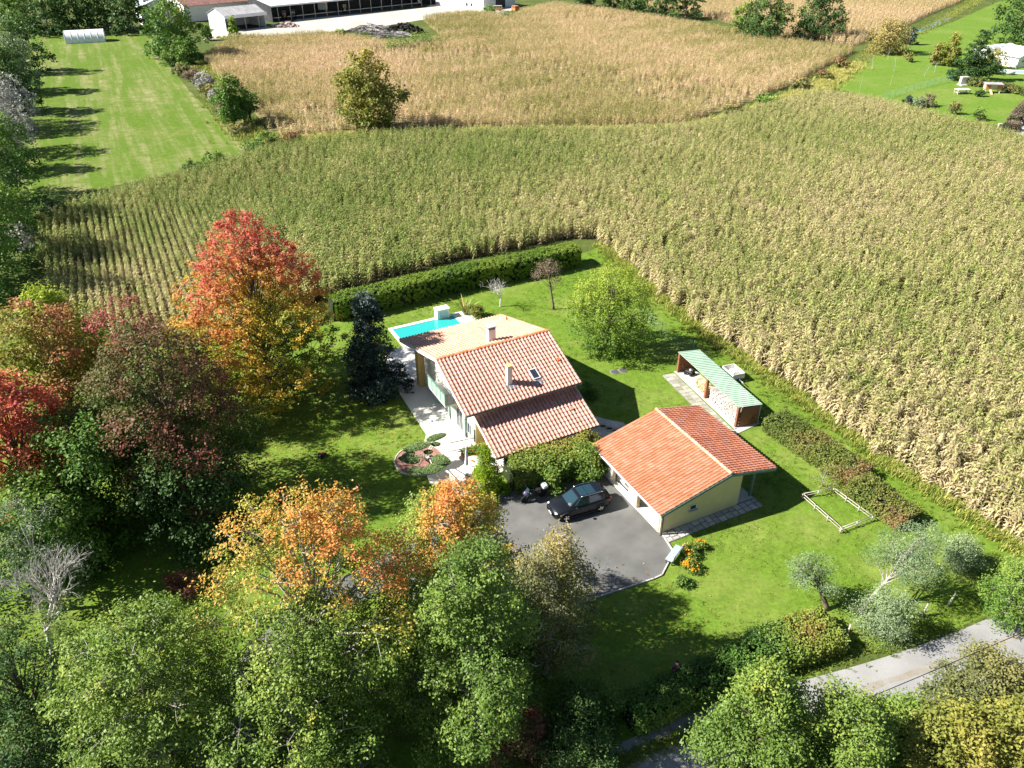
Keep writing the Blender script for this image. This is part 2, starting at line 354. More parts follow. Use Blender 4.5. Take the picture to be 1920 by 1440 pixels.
# stream bank and stream
bank = px((1590, 122), (1640, 84), (1690, 66), (1730, 52), (1770, 30), (1810, 8), (1850, -14), (1862, -8), (1815, 16), (1780, 38), (1745, 56), (1712, 70), (1660, 92), (1605, 128))
sheet('stream_bank', bank, 0.05, MATS['bank_soil'])
sheet('stream', px((1700, 63), (1738, 49), (1776, 32), (1782, 34), (1745, 53), (1706, 67)), 0.064, mat('stream_water', (0.10, 0.20, 0.34), 0.08, 0.2, 0.5, spec=0.6))
sheet('ditch', px((515, 268), (640, 254), (870, 243), (1270, 241), (1330, 226), (1420, 196), (1530, 160), (1590, 122), (1604, 126), (1540, 168), (1424, 204), (1335, 234), (1275, 250), (870, 253), (640, 262), (520, 276)), 0.044, MATS['bank_soil'])

# ------------------------------------------------------------------ scattered growth (maize, tall grass): geometry-node points with plants standing on them
PROTO = bpy.data.collections.new('plant_prototypes')     # only a library: never linked to the scene
def crop_mat(name, green, green2, dry, dry2):
    m = bpy.data.materials.new(name); m.use_nodes = True; MATS[name] = m
    n, l = m.node_tree.nodes, m.node_tree.links
    b = n['Principled BSDF']; b.inputs['Roughness'].default_value = 0.6; b.inputs['Specular IOR Level'].default_value = 0.2
    a = n.new('ShaderNodeAttribute'); a.attribute_name = 'aut'
    d = n.new('ShaderNodeAttribute'); d.attribute_name = 'dry'; d.attribute_type = 'INSTANCER'
    t = n.new('ShaderNodeAttribute'); t.attribute_name = 'tint'
    s = n.new('ShaderNodeMath'); s.operation = 'ADD'; l.new(a.outputs['Fac'], s.inputs[0]); l.new(d.outputs['Fac'], s.inputs[1])
    rp = n.new('ShaderNodeValToRGB'); e = rp.color_ramp.elements
    e[0].position = 0.12; e[0].color = (*green, 1); e[1].position = 0.95; e[1].color = (*dry2, 1)
    k = e.new(0.42); k.color = (*green2, 1); k = e.new(0.62); k.color = (*dry, 1)
    h = n.new('ShaderNodeMath'); h.operation = 'MULTIPLY'; h.inputs[1].default_value = 0.5; l.new(s.outputs[0], h.inputs[0]); l.new(h.outputs[0], rp.inputs['Fac'])
    mr = n.new('ShaderNodeMapRange'); mr.inputs['To Min'].default_value = 0.7; mr.inputs['To Max'].default_value = 1.25; l.new(t.outputs['Fac'], mr.inputs['Value'])
    hs = n.new('ShaderNodeHueSaturation'); l.new(rp.outputs['Color'], hs.inputs['Color']); l.new(mr.outputs[0], hs.inputs['Value'])
    l.new(hs.outputs['Color'], b.inputs['Base Color'])
    tr = n.new('ShaderNodeBsdfTranslucent'); l.new(hs.outputs['Color'], tr.inputs['Color'])
    mx = n.new('ShaderNodeMixShader'); mx.inputs['Fac'].default_value = 0.25
    l.new(b.outputs[0], mx.inputs[1]); l.new(tr.outputs[0], mx.inputs[2]); l.new(mx.outputs[0], n['Material Output'].inputs['Surface'])
    return m
crop_mat('maize', (0.150, 0.245, 0.045), (0.37, 0.40, 0.115), (0.56, 0.48, 0.24), (0.61, 0.50, 0.31))
crop_mat('dry_maize', (0.22, 0.25, 0.06), (0.46, 0.40, 0.15), (0.70, 0.54, 0.30), (0.80, 0.60, 0.42))
crop_mat('tall_grass', (0.14, 0.24, 0.03), (0.30, 0.36, 0.06), (0.55, 0.52, 0.13), (0.68, 0.58, 0.27))

def proto_mesh(name, V, F, aut, tint, material):
    me = bpy.data.meshes.new(name); me.from_pydata(V, [], F); me.materials.append(material)
    a = me.attributes.new('aut', 'FLOAT', 'POINT'); a.data.foreach_set('value', np.array(aut, np.float32))
    a = me.attributes.new('tint', 'FLOAT', 'POINT'); a.data.foreach_set('value', np.array(tint, np.float32))
    o = bpy.data.objects.new(name, me); return o
def maize_proto(i, material, name, n_pl=4, hmean=2.15, nleaf=10, step=0.2):
    rr = random.Random(100+i); V = []; F = []; A = []; T = []
    for q in range(n_pl):
        bx = (q-(n_pl-1)/2)*step+rr.uniform(-.05, .05); by = rr.uniform(-.06, .06); h = hmean*rr.uniform(.86, 1.12)
        lx, ly = rr.uniform(-.12, .12), rr.uniform(-.12, .12); pa = rr.uniform(0, .5)
        def sp(t): return (bx+lx*t*t, by+ly*t*t, h*t)
        o = len(V)
        for t, r in ((0, .02), (1, .008)):
            x, y, z = sp(t)
            for k in range(3): V.append((x+r*math.cos(k*2.09), y+r*math.sin(k*2.09), z)); A.append(.5+pa*.5); T.append(.4)
        F += [(o+k, o+(k+1) % 3, o+3+(k+1) % 3, o+3+k) for k in range(3)]
        az = rr.uniform(0, 6.28)
        for j in range(nleaf):
            t = 0.14+0.80*j/nleaf+rr.uniform(-.03, .03); x, y, z = sp(t); az += math.pi+rr.uniform(-.6, .6)
            L = rr.uniform(.55, .85)*(1-.35*abs(t-.5)); w = rr.uniform(.05, .08); up = rr.uniform(.35, 1.1)
            dry = max(0, min(1.3, (.75-t)*1.1+rr.uniform(-.25, .45)+pa)); tn = rr.random()
            if dry > .8: up *= .5; w *= .75
            ca, sa = math.cos(az), math.sin(az); o = len(V)
            for s in (0, .38, .75, 1.0):
                r_ = L*s*(1-.25*s); zz = z+L*(up*s-1.35*(up*.55+.35)*s*s)
                ww = w*(1-s**3)*(.75 if s == 0 else 1)
                if s < 1:
                    V.append((x+ca*r_-sa*ww, y+sa*r_+ca*ww, zz)); V.append((x+ca*r_+sa*ww, y+sa*r_-ca*ww, zz+.015)); A += [dry, dry]; T += [tn, tn*.9]
                else: V.append((x+ca*r_, y+sa*r_, zz)); A.append(dry+.25); T.append(tn)
            F += [(o, o+1, o+3, o+2), (o+2, o+3, o+5, o+4), (o+4, o+5, o+6)]
        x, y, z = sp(1); tn = rr.random()
        for j in range(4):
            a = rr.uniform(0, 6.28); o = len(V); c, s_ = math.cos(a), math.sin(a); sp_ = rr.uniform(.05, .16)
            V += [(x-s_*.014, y+c*.014, z-.05), (x+s_*.014, y-c*.014, z-.05), (x+c*sp_, y+s_*sp_, z+rr.uniform(.2, .34))]; A += [1.05]*3; T += [tn]*3
            F.append((o, o+1, o+2))
    return proto_mesh(name, V, F, A, T, material)
def grass_proto(i, material, name, nb=16, h=.5, spread=.28):
    rr = random.Random(300+i); V = []; F = []; A = []; T = []
    for q in range(nb):
        a = rr.uniform(0, 6.28); r0 = spread*math.sqrt(rr.random()); x, y = r0*math.cos(a), r0*math.sin(a)
        b = rr.uniform(0, 6.28); c, s = math.cos(b), math.sin(b); hh = h*rr.uniform(.55, 1.15); w = .012+.02*rr.random(); le = hh*rr.uniform(.2, .8)
        o = len(V); d = rr.uniform(0, .8); t = rr.random()
        V += [(x-s*w, y+c*w, 0), (x+s*w, y-c*w, 0), (x+c*le*.4-s*w*.8, y+s*le*.4+c*w*.8, hh*.65), (x+c*le*.4+s*w*.8, y+s*le*.4-c*w*.8, hh*.65), (x+c*le, y+s*le, hh*.95)]
        A += [d]*4+[d+.3]; T += [t]*5; F += [(o, o+1, o+3, o+2), (o+2, o+3, o+4)]
    return proto_mesh(name, V, F, A, T, material)
def proto_set(cname, objs):
    c = bpy.data.collections.new(cname)
    for o in objs: c.objects.link(o)
    return c
PM = proto_set('maize_set', [maize_proto(i, MATS['maize'], 'maize_plants') for i in range(7)])
PD = proto_set('dry_maize_set', [maize_proto(20+i, MATS['dry_maize'], 'dry_maize_plants', 4, 1.9, 8, .25) for i in range(5)])
PG = proto_set('tall_grass_set', [grass_proto(i, MATS['tall_grass'], 'grass_tuft') for i in range(5)])
def scatter(name, xy, rot, scl, dry, coll, label, cat, z=0.0):
    me = bpy.data.meshes.new(name); n = len(xy)
    P = np.column_stack([xy, np.full(n, z)]).astype(np.float32)
    me.vertices.add(n); me.vertices.foreach_set('co', P.ravel())
    rr = np.random.default_rng(n)
    for nm, ar in (('rz', rot), ('sc', scl), ('dry', dry)):
        a = me.attributes.new(nm, 'FLOAT', 'POINT'); a.data.foreach_set('value', np.asarray(ar, np.float32))
    a = me.attributes.new('pick', 'INT', 'POINT'); a.data.foreach_set('value', rr.integers(0, len(coll.objects), n).astype(np.int32))
    o = bpy.data.objects.new(name, me); COL.objects.link(o); tag(o, label, cat, kind='stuff')
    ng = bpy.data.node_groups.new(name+'_nodes', 'GeometryNodeTree')
    ng.interface.new_socket('Geometry', in_out='INPUT', socket_type='NodeSocketGeometry'); ng.interface.new_socket('Geometry', in_out='OUTPUT', socket_type='NodeSocketGeometry')
    N, L = ng.nodes, ng.links
    gi = N.new('NodeGroupInput'); go = N.new('NodeGroupOutput')
    ci = N.new('GeometryNodeCollectionInfo'); ci.inputs['Collection'].default_value = coll; ci.inputs['Separate Children'].default_value = True; ci.inputs['Reset Children'].default_value = True
    ip = N.new('GeometryNodeInstanceOnPoints'); ip.inputs['Pick Instance'].default_value = True
    def na(nm, ty): 
        x = N.new('GeometryNodeInputNamedAttribute'); x.data_type = ty; x.inputs['Name'].default_value = nm; return x.outputs['Attribute']
    cx = N.new('ShaderNodeCombineXYZ'); L.new(na('rz', 'FLOAT'), cx.inputs['Z'])
    L.new(gi.outputs[0], ip.inputs['Points']); L.new(ci.outputs[0], ip.inputs['Instance']); L.new(na('pick', 'INT'), ip.inputs['Instance Index'])
    L.new(cx.outputs[0], ip.inputs['Rotation']); L.new(na('sc', 'FLOAT'), ip.inputs['Scale']); L.new(ip.outputs[0], go.inputs[0])
    md = o.modifiers.new('scatter', 'NODES'); md.node_group = ng
    return o
def rows(poly, ang, dr, ds, seed, jit=.06):
    rr = np.random.default_rng(seed); P = np.array(poly); d = np.array([math.cos(ang), math.sin(ang)]); e = np.array([-d[1], d[0]])
    a, b = P @ d, P @ e
    A, B = np.meshgrid(np.arange(a.min(), a.max(), ds), np.arange(b.min(), b.max(), dr)); A = A.ravel(); B = B.ravel()
    A = A+rr.uniform(-jit*2, jit*2, len(A)); B = B+rr.uniform(-jit, jit, len(B))
    xy = A[:, None]*d+B[:, None]*e
    return xy[inside(poly, xy)]
def in_view(xy, m=0.06):
    """keep what the camera's surroundings can see (a step to the side included)"""
    x, y = xy[:, 0], xy[:, 1]; Z = y*math.cos(PITCH)+CAM_H*math.sin(PITCH)
    return np.abs(x) < Z*(960/FPX+m)+4
ROWDIR = R(-63)
xy = rows(MAIZE, ROWDIR, 0.80, 0.72, 1); xy = xy[in_view(xy)]
rj = np.random.default_rng(8); far_ = np.clip((xy[:, 0]+30)/14, 0, 1)+np.clip((xy[:, 1]-96)/14, 0, 1); xy = xy+rj.normal(0, 1, xy.shape)*(.24*np.clip(far_, 0, 1))[:, None]
rr = np.random.default_rng(5)
# distance to the near garden side: the margins ripened first
edge = np.array(px((1125, 452), (1271, 580), (1463, 714), (1655, 854), (1960, 1046)))
de = np.full(len(xy), 1e9)
for a, b in zip(edge[:-1], edge[1:]):
    t = np.clip(((xy-a) @ (b-a))/((b-a) @ (b-a)), 0, 1); de = np.minimum(de, np.linalg.norm(xy-(a+t[:, None]*(b-a)), axis=1))
side = (xy[:, 0]-10)-(86-xy[:, 1])*0.47          # >0 : the strip beyond the garden's right-hand side
dry = 0.22+0.50*np.exp(-de/9.0)+0.34*np.clip(side/30, 0, 1)+0.16*snoise(xy, .11, 3)+0.14*snoise(xy, .45, 4)+rr.normal(0, .13, len(xy))
dry += 0.42*np.exp(-(((xy[:, 0]+36)/13)**2+((xy[:, 1]-73)/9)**2))
dry -= 0.12*np.clip((xy[:, 1]-95)/40, 0, 1)
keep = rr.random(len(xy)) < np.where((xy[:, 0] < -27) & (xy[:, 1] < 96), .80, .985)
scl = rr.uniform(.88, 1.08, len(xy))*(1+.07*snoise(xy, .2, 9)); 
scl = np.where((xy[:, 0] < -27), scl*.9, scl)
rot = ROWDIR+rr.choice([0, math.pi], len(xy))+rr.normal(0, 1, len(xy))*(.08+.8*np.clip(far_, 0, 1))
scatter('maize_crop', xy[keep], rot[keep], scl[keep], dry[keep], PM, 'tall green to straw coloured maize crop in rows behind the garden hedge', 'maize')
xy = rows(FARMAIZE, R(-35), 0.95, 1.0, 2, .12); xy = xy[in_view(xy)]
d2 = 0.52+0.38*snoise(xy, .05, 13)+0.20*snoise(xy, .25, 14)+rr.normal(0, .24, len(xy))
k2 = rr.random(len(xy)) < np.clip(.96-.55*(snoise(xy, .07, 15) > .55)-.2*(snoise(xy, .3, 16) > .6), 0, 1)
scatter('dry_maize_crop', xy[k2], rr.uniform(0, 6.28, k2.sum()), rr.uniform(.8, 1.1, k2.sum()), d2[k2], PD, 'dry pinkish tan maize crop beyond the ditch, around the lone yellowish tree', 'maize')
xy = rows(TOPFIELD, R(20), 1.5, 1.4, 3, .3); xy = xy[in_view(xy)]
scatter('pale_maize_crop', xy, rr.uniform(0, 6.28, len(xy)), rr.uniform(.95, 1.25, len(xy)), 0.75+.15*snoise(xy, .05, 21), PD, 'pale ripe maize crop behind the pair of dark oaks', 'maize')

def strip(pts, w, n, seed, jit=1.0):
    """points strewn along a line with spread w"""
    rr = np.random.default_rng(seed); P = np.array(pts); L = np.linalg.norm(np.diff(P, axis=0), axis=1); c = np.r_[0, np.cumsum(L)]
    s = rr.uniform(0, c[-1], n); i = np.clip(np.searchsorted(c, s)-1, 0, len(L)-1); t = (s-c[i])/L[i]
    return P[i]+(P[i+1]-P[i])*t[:, None]+rr.normal(0, w, (n, 2))
G1 = [strip(px((1125, 460), (1185, 508), (1271, 587), (1356, 650), (1463, 722), (1557, 791), (1655, 864), (1783, 943), (1880, 1012), (1960, 1056)), .45, 2400, 1),
      strip(px((1125, 468), (1205, 545), (1300, 625), (1440, 720), (1600, 840), (1760, 946), (1860, 1012)), .9, 900, 2),
      strip(px((520, 268), (700, 255), (870, 250), (1060, 247), (1270, 245), (1340, 232), (1430, 206), (1530, 170), (1600, 122)), 1.6, 4800, 3),
      strip(px((95, 440), (80, 425), (135, 400), (300, 350), (440, 315), (520, 280)), 1.1, 1700, 4),
      strip(px((380, 120), (420, 200), (470, 260), (520, 270)), 2.0, 900, 5),
      strip(px((700, 84), (760, 96), (840, 88), (930, 40), (1000, 20)), 3.0, 1500, 6),
      strip(px((1600, 120), (1660, 86), (1720, 62), (1790, 26), (1850, -10)), 1.8, 1200, 7),
      strip(px((1880, 240), (1780, 228), (1640, 190), (1540, 165)), .8, 600, 8),
      strip(px((1900, 1060), (1850, 1130), (1770, 1165), (1640, 1205), (1480, 1262)), .5, 700, 9),
      strip(px((1150, 1438), (1225, 1403), (1290, 1376), (1420, 1330)), .22, 900, 11),
      strip(px((400, 72), (520, 70), (640, 66), (760, 90)), 1.6, 700, 10)]
xy = np.vstack(G1); dr = np.concatenate([np.full(len(g), d) for g, d in zip(G1, (.42, .2, .85, .5, .5, .45, .25, .3, .1, .1, .6))])+rr.uniform(-.3, .3, len(xy))
sc_ = np.concatenate([np.full(len(g), d) for g, d in zip(G1, (.9, .5, 1.6, 1.2, 1.4, 1.8, 1.1, .8, .4, .4, 1.3))])*rr.uniform(.6, 1.2, len(xy))
scatter('tall_grass_margin', xy, rr.uniform(0, 6.28, len(xy)), sc_, dr, PG, 'tall yellowish green grass along the margins of the maize fields', 'grass')

lawn_pts = smooth_poly(LAWN); rr = np.random.default_rng(31); P = np.array(lawn_pts); n_ = 60000
xy = np.column_stack([rr.uniform(-30, 34, n_), rr.uniform(22, 88, n_)])
xy = xy[inside(lawn_pts, xy) & ~inside(DRIVE, xy) & ~inside(smooth_poly(ROAD), xy) & in_view(xy)]
xy = xy[(snoise(xy, .5, 41)+rr.normal(0, .6, len(xy))) > .55]
PL = proto_set('lawn_tuft_set', [grass_proto(40+i, MATS['tall_grass'], 'lawn_tuft', 16, .06, .2) for i in range(5)])
scatter('lawn_grass', xy, rr.uniform(0, 6.28, len(xy)), rr.uniform(.5, 1.1, len(xy)), np.clip(-.05+.18*snoise(xy, .16, 42)+rr.normal(0, .08, len(xy)), -.4, .7), PL, 'short uneven grass of the garden lawn', 'grass', z=.008)
# ------------------------------------------------------------------ roofs of clay tiles
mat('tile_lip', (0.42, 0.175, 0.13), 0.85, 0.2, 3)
def tile_mesh(name, w, ln, roll, material, pan):
    """one clay tile: a flat pan and a rounded roll, x across, y up the slope, lower end at y=0 lifted over the tile below"""
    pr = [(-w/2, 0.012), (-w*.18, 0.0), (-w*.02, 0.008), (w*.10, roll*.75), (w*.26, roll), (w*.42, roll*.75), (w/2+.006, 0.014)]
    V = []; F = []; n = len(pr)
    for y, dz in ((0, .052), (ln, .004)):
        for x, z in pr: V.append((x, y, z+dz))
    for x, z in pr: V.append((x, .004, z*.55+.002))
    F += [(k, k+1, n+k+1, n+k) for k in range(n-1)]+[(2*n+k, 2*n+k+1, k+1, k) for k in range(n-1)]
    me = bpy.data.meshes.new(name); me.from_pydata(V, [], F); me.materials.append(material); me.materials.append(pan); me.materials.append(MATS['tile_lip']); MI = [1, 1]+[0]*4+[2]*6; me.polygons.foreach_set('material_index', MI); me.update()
    return me, V, F, MI
def tile_roof(roof, p_eave, across, up, width, length, tw, tl, material, n_single, score, roll=.085, skip=None, seed=0, pan='tile_pan'):
    """tiles from the eave corner p_eave; the n_single that show largest are objects, the rest one mesh"""
    across, up = Vector(across).normalized(), Vector(up).normalized(); nrmv = across.cross(up).normalized()
    nc, nr = round(width/tw), round(length/tl); tw, tl = width/nc, length/nr
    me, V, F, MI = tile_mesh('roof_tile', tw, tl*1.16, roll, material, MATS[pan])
    rr = random.Random(seed); cells = []
    for r in range(nr):
        for c in range(nc):
            p = Vector(p_eave)+across*((c+.5)*tw)+up*(r*tl)+nrmv*.012
            if skip and skip((c+.5)*tw, (r+.5)*tl): continue
            cells.append(p)
    cells.sort(key=score)
    B = Matrix((across, up, nrmv)).transposed().to_4x4()
    V2 = []; F2 = []; T = []
    for i, p in enumerate(cells):
        j = Matrix.Rotation(rr.gauss(0, .010), 4, 'Z') @ Matrix.Rotation(rr.gauss(0, .012), 4, 'Y')
        m = Matrix.Translation(p+nrmv*rr.uniform(0, .006)) @ B @ j
        if i < n_single: share('roof_tile', me, roof, mtx=m)
        else:
            o = len(V2); V2 += [tuple(m @ Vector(q)) for q in V]; F2 += [tuple(k+o for k in f) for f in F]; T += [rr.random()]*len(V)
    if V2:
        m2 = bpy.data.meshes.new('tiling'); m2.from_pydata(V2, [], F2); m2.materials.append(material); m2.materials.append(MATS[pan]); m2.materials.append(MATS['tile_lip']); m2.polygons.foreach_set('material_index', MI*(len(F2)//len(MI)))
        a = m2.attributes.new('tint', 'FLOAT', 'POINT'); a.data.foreach_set('value', np.array(T, np.float32)); m2.update()
        o = bpy.data.objects.new('roof_tiling', m2); COL.objects.link(o); o.parent = roof; o['kind'] = 'stuff'
    # boarded underside
def slab(mb, pts, t):
    """roof board: four corners (ccw from above), thickness t downward"""
    P = [Vector(p) for p in pts]; n = (P[1]-P[0]).cross(P[3]-P[0]).normalized(); Q = [p-n*t for p in P]
    mb.add(P+Q, [(0, 1, 2, 3), (7, 6, 5, 4), (0, 4, 5, 1), (1, 5, 6, 2), (2, 6, 7, 3), (3, 7, 4, 0)])
def ridge_tiles(parent, p0, p1, material, n, r=.12):
    p0, p1 = Vector(p0), Vector(p1); d = (p1-p0); L = d.length/n; d.normalize()
    V = []; F = []
    for y, k in ((0, 1.0), (L*1.12, .86)):
        for a in range(7):
            t = math.pi*(a/6); V.append((r*k*1.25*math.cos(t), y, r*k*math.sin(t)-.03))
    F = [(k, 7+k, 8+k, k+1) for k in range(6)]+[tuple(range(7))]
    me = bpy.data.meshes.new('ridge_tile'); me.from_pydata(V, [], F); me.materials.append(material); me.polygons.foreach_set('use_smooth', [True]*6+[False]); me.update()
    B = Matrix((d.cross(Vector((0, 0, 1))), d, Vector((0, 0, 1)))).transposed().to_4x4()
    for i in range(n): share('ridge_tile', me, parent, mtx=Matrix.Translation(p0+d*(i*L)+Vector((0, 0, .06))) @ B)
def shutter_leaf(parent, c, axis, w, h, name='shutter'):
    """louvred shutter leaf: frame, slats; axis = unit vector along its width"""
    ax = Vector(axis).normalized(); rz = math.atan2(ax.y, ax.x); m = MB()
    m.box(c, (w, .035, h), rz=rz)
    for k in range(3): m.box(Vector(c)+Vector((0, 0, h*(-.36+.36*k))), (w*.96, .05, .06), rz=rz)
    return m.build(name, MATS['shutter'], parent)
def win(parent, c, axis, w, h, frame='fascia'):
    ax = Vector(axis).normalized(); rz = math.atan2(ax.y, ax.x); m = MB()
    for s in (-1, 1): m.box(Vector(c)+ax*s*(w/2-.03), (.06, .07, h), rz=rz)
    for s in (-1, 1): m.box(Vector(c)+Vector((0, 0, s*(h/2-.03))), (w-.12, .066, .06), rz=rz)
    m.box(c, (.05, .06, h-.12), rz=rz)
    o = m.build('window', MATS[frame], parent)
    for s in (-1, 1):
        MB().box(Vector(c)+ax*s*(w/4-.01), (w/2-.1, .02, h-.12), rz=rz).build('pane', MATS['glass_dark'], o)
    return o

# ------------------------------------------------------------------ the house
HA = R(28.04)
house = empty('house', (-5.866, 50.851, 0), 'yellow and white house with stepped red tiled roofs and a green balcony', 'house', HA)
def H(a, v, z): return Vector((a, -v, z))        # a along the ridge, v towards the garage, z up
L_, ZR, WF, ZF, WB, ZB = 10.05, 6.2, 5.23, 4.07, 8.33, 3.91
# walls: upper block, lean-to, back wing
w = MB()
sl = (ZR-ZF)/WF; sb = (ZR-ZB)/WB
def gable(a0, a1, vf, vb, drop=.16):
    zf, zb = ZR-sl*vf-drop, ZR-sb*vb-drop; zr = ZR-drop
    P = [H(a, v, z) for a in (a0, a1) for v, z in ((vf, 0), (vf, zf), (0, zr), (-vb, zb), (-vb, 0))]
    return P, [(0, 1, 2, 3, 4), (9, 8, 7, 6, 5), (1, 0, 5, 6), (4, 3, 8, 9), (0, 4, 9, 5)]
P, F = gable(1.25, 9.65, 4.15, 4.6); w.add(P, F)
w.build('wall', MATS['render_white'], house)
w = MB(); w.box(H(5.45, 4.19, 1.45), (8.36, .08, 2.9)); w.build('wall', MATS['render_ochre'], house)     # ochre front face
w = MB()                                                                                                # lean-to block
P = [H(a, v, z) for a in (1.95, 9.5) for v, z in ((4.24, 0), (4.24, 3.3), (7.75, 1.90), (7.75, 0))]
w.add(P, [(0, 1, 2, 3), (7, 6, 5, 4), (2, 1, 5, 6), (3, 2, 6, 7), (0, 3, 7, 4)]); w.build('wall', MATS['render_white'], house)
MB().box(H(5.7, 7.79, .9), (7.5, .06, 1.7)).build('wall', MATS['render_ochre'], house)
w = MB(); w.box(H(5.8, -6.4, 1.75), (7.4, 3.4, 3.5)); w.build('wall', MATS['render_white'], house)      # rear wing under the long slope
MB().box(H(1.0, -6.35, 1.9), (.62, .62, 3.8)).build('pillar', MATS['render_ochre'], house)
MB().box(H(1.0, -6.35, 0.12), (.72, .72, .24)).build('plinth', MATS['render_ochre'], house)
MB().box(H(4.2, -7.7, 3.55), (6.4, .24, .26)).build('beam', MATS['render_ochre'], house)
MB().box(H(1.3, -7.5, 1.8), (.35, .35, 3.6)).build('pillar', MATS['render_white'], house)
# main roof, rear roof, lean-to roof
def camscore(o):
    M = Matrix.Translation(o.location) @ Matrix.Rotation(o.rotation_euler.z, 4, 'Z'); c = M.inverted() @ Vector((0, 0, CAM_H))
    return lambda p: (p-c).length
roof = MB(); slab(roof, [H(0, WF, ZF), H(L_, WF, ZF), H(L_, 0, ZR), H(0, 0, ZR)], .14); roof = roof.build('roof', MATS['fascia'], house); roof['label'] = 'front slope of the main red tiled roof'
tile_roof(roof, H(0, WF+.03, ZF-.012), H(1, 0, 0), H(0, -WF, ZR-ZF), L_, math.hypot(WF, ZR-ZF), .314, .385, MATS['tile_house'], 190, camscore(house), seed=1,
          skip=lambda x, y: (4.2 < x < 4.75 and abs(y-(WF-3.6)*1.08) < .3) or (6.45 < x < 7.05 and abs(y-(WF-3.55)*1.08) < .5))
ridge_tiles(roof, H(0, 0, ZR+.02), H(L_, 0, ZR+.02), MATS['tile_ridge'], 26)
roof2 = MB(); slab(roof2, [H(0, 0, ZR-.003), H(L_, 0, ZR-.003), H(L_, -WB, ZB), H(0, -WB, ZB)], .13); roof2 = roof2.build('roof', MATS['fascia'], house); roof2['label'] = 'long pale salmon rear slope of the tiled roof'
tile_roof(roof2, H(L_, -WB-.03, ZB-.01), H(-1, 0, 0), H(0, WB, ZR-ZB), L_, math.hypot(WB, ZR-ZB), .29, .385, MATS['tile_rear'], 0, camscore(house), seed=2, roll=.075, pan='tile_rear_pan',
          skip=lambda x, y: 4.4 < x < 5.0 and abs(y-(WB-1.2)*1.04) < .4)
w0, z0, w1, z1, al, ar = 4.55, 3.39, 8.247, 1.888, .98, 9.884
roof3 = MB(); slab(roof3, [H(al, w1, z1), H(ar, w1, z1), H(ar, w0, z0), H(al, w0, z0)], .14); roof3 = roof3.build('roof', MATS['fascia'], house); roof3['label'] = 'lower lean-to slope of red tiles'
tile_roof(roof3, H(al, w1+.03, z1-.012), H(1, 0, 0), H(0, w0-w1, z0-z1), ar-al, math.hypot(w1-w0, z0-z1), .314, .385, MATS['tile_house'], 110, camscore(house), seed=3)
# gutters, verge boards
def gutter(p0, p1, parent=house, mt='fascia_dark', name='gutter'):
    p0, p1 = Vector(p0), Vector(p1); d = (p1-p0).normalized(); s = d.cross(Vector((0, 0, 1)))
    prof = [(.07*math.cos(t), .07*math.sin(t)) for t in [math.pi+math.pi*k/6 for k in range(7)]]+[(.055*math.cos(t), .055*math.sin(t)) for t in [2*math.pi-math.pi*k/6 for k in range(7)]]
    return MB().extr(prof, p0, s, (0, 0, 1), d, (p1-p0).length).build(name, MATS[mt], parent)
gutter(H(.02, WF+.10, ZF-.03), H(L_-.02, WF+.10, ZF-.03)); gutter(H(al, w1+.10, z1-.03), H(ar, w1+.10, z1-.03)); gutter(H(L_, -WB-.1, ZB-.03), H(0, -WB-.1, ZB-.03), mt='fascia')
def verge(p0, p1, parent=house, mt='render_white'):
    p0, p1 = Vector(p0), Vector(p1); m = MB(); d = p1-p0; up = Vector((0, 0, 1))
    m.extr([(0, -.20), (.05, -.20), (.05, .03), (0, .03)], p0, Vector((-1, 0, 0)) if p0.x < 5 else Vector((1, 0, 0)), up, d.normalized(), d.length); return m.build('verge_board', MATS[mt], parent)
verge(H(-.01, WF, ZF), H(-.01, .01, ZR)); verge(H(-.01, 0, ZR), H(-.01, -WB, ZB)); verge(H(L_+.01, WF, ZF), H(L_+.01, .01, ZR)); verge(H(L_+.01, 0, ZR), H(L_+.01, -WB, ZB))
verge(H(al-.01, w1, z1), H(al-.01, w0, z0)); verge(H(ar+.01, w1, z1), H(ar+.01, w0, z0))
# chimneys and skylight
def chimney(c, zb, h, sx, sy, cap):
    o = MB().box(H(c[0], c[1], zb+h/2), (sx, sy, h)).build('chimney', MATS['render_white'], house)
    if cap == 'slab':
        for s in (-1, 1): MB().box(H(c[0]+s*(sx/2-.04), c[1], zb+h+.11), (.07, sy, .22)).build('cap_support', MATS['mortar'], o)
        MB().box(H(c[0], c[1], zb+h+.25), (sx+.14, sy+.14, .07)).build('cap', MATS['concrete'], o)
    else: MB().box(H(c[0], c[1], zb+h+.03), (sx+.05, sy+.05, .06)).build('cap', MATS['render_ochre'], o)
    return o
c1 = chimney((4.45, 3.6), 4.35, 1.95, .40, .40, 'flat')
MB().box(H(4.5, 4.02, 4.66), (.75, .45, .03), rx=math.atan(sl)).build('flashing', MATS['zinc'], house)
chimney((5.35, -1.2), 5.5, 1.5, .62, .50, 'slab')
def on_front(a, v, dz=0): return H(a, v, ZR-sl*v+dz)
sk = MB(); fr = .07
for da, dv, sa, sv in ((-.30, 0, fr, .98), (.30, 0, fr, .98), (0, -.455, .53, fr), (0, .455, .53, fr)):
    sk.box(on_front(6.75+da, 3.55+dv*math.cos(math.atan(sl)), .13), (sa, sv, .12), rx=math.atan(sl))
sk = sk.build('skylight', MATS['fascia'], house)
MB().box(on_front(6.75, 3.55, .14), (.53, .84, .03), rx=math.atan(sl)).build('pane', MATS['glass_dark'], sk)
MB().box(on_front(6.78, 4.24, .10), (.95, .42, .02), rx=math.atan(sl)).build('flashing', MATS['zinc'], sk)
for a, v in ((9.3, 2.9),): MB().box(on_front(a, v, .14), (.22, .26, .12), rx=math.atan(sl)).build('roof_vent', MATS['tile_ridge'], house)
MB().box(H(8.5, 6.4, 2.78), (.22, .26, .12), rx=math.atan(.4)).build('roof_vent', MATS['tile_ridge'], house)
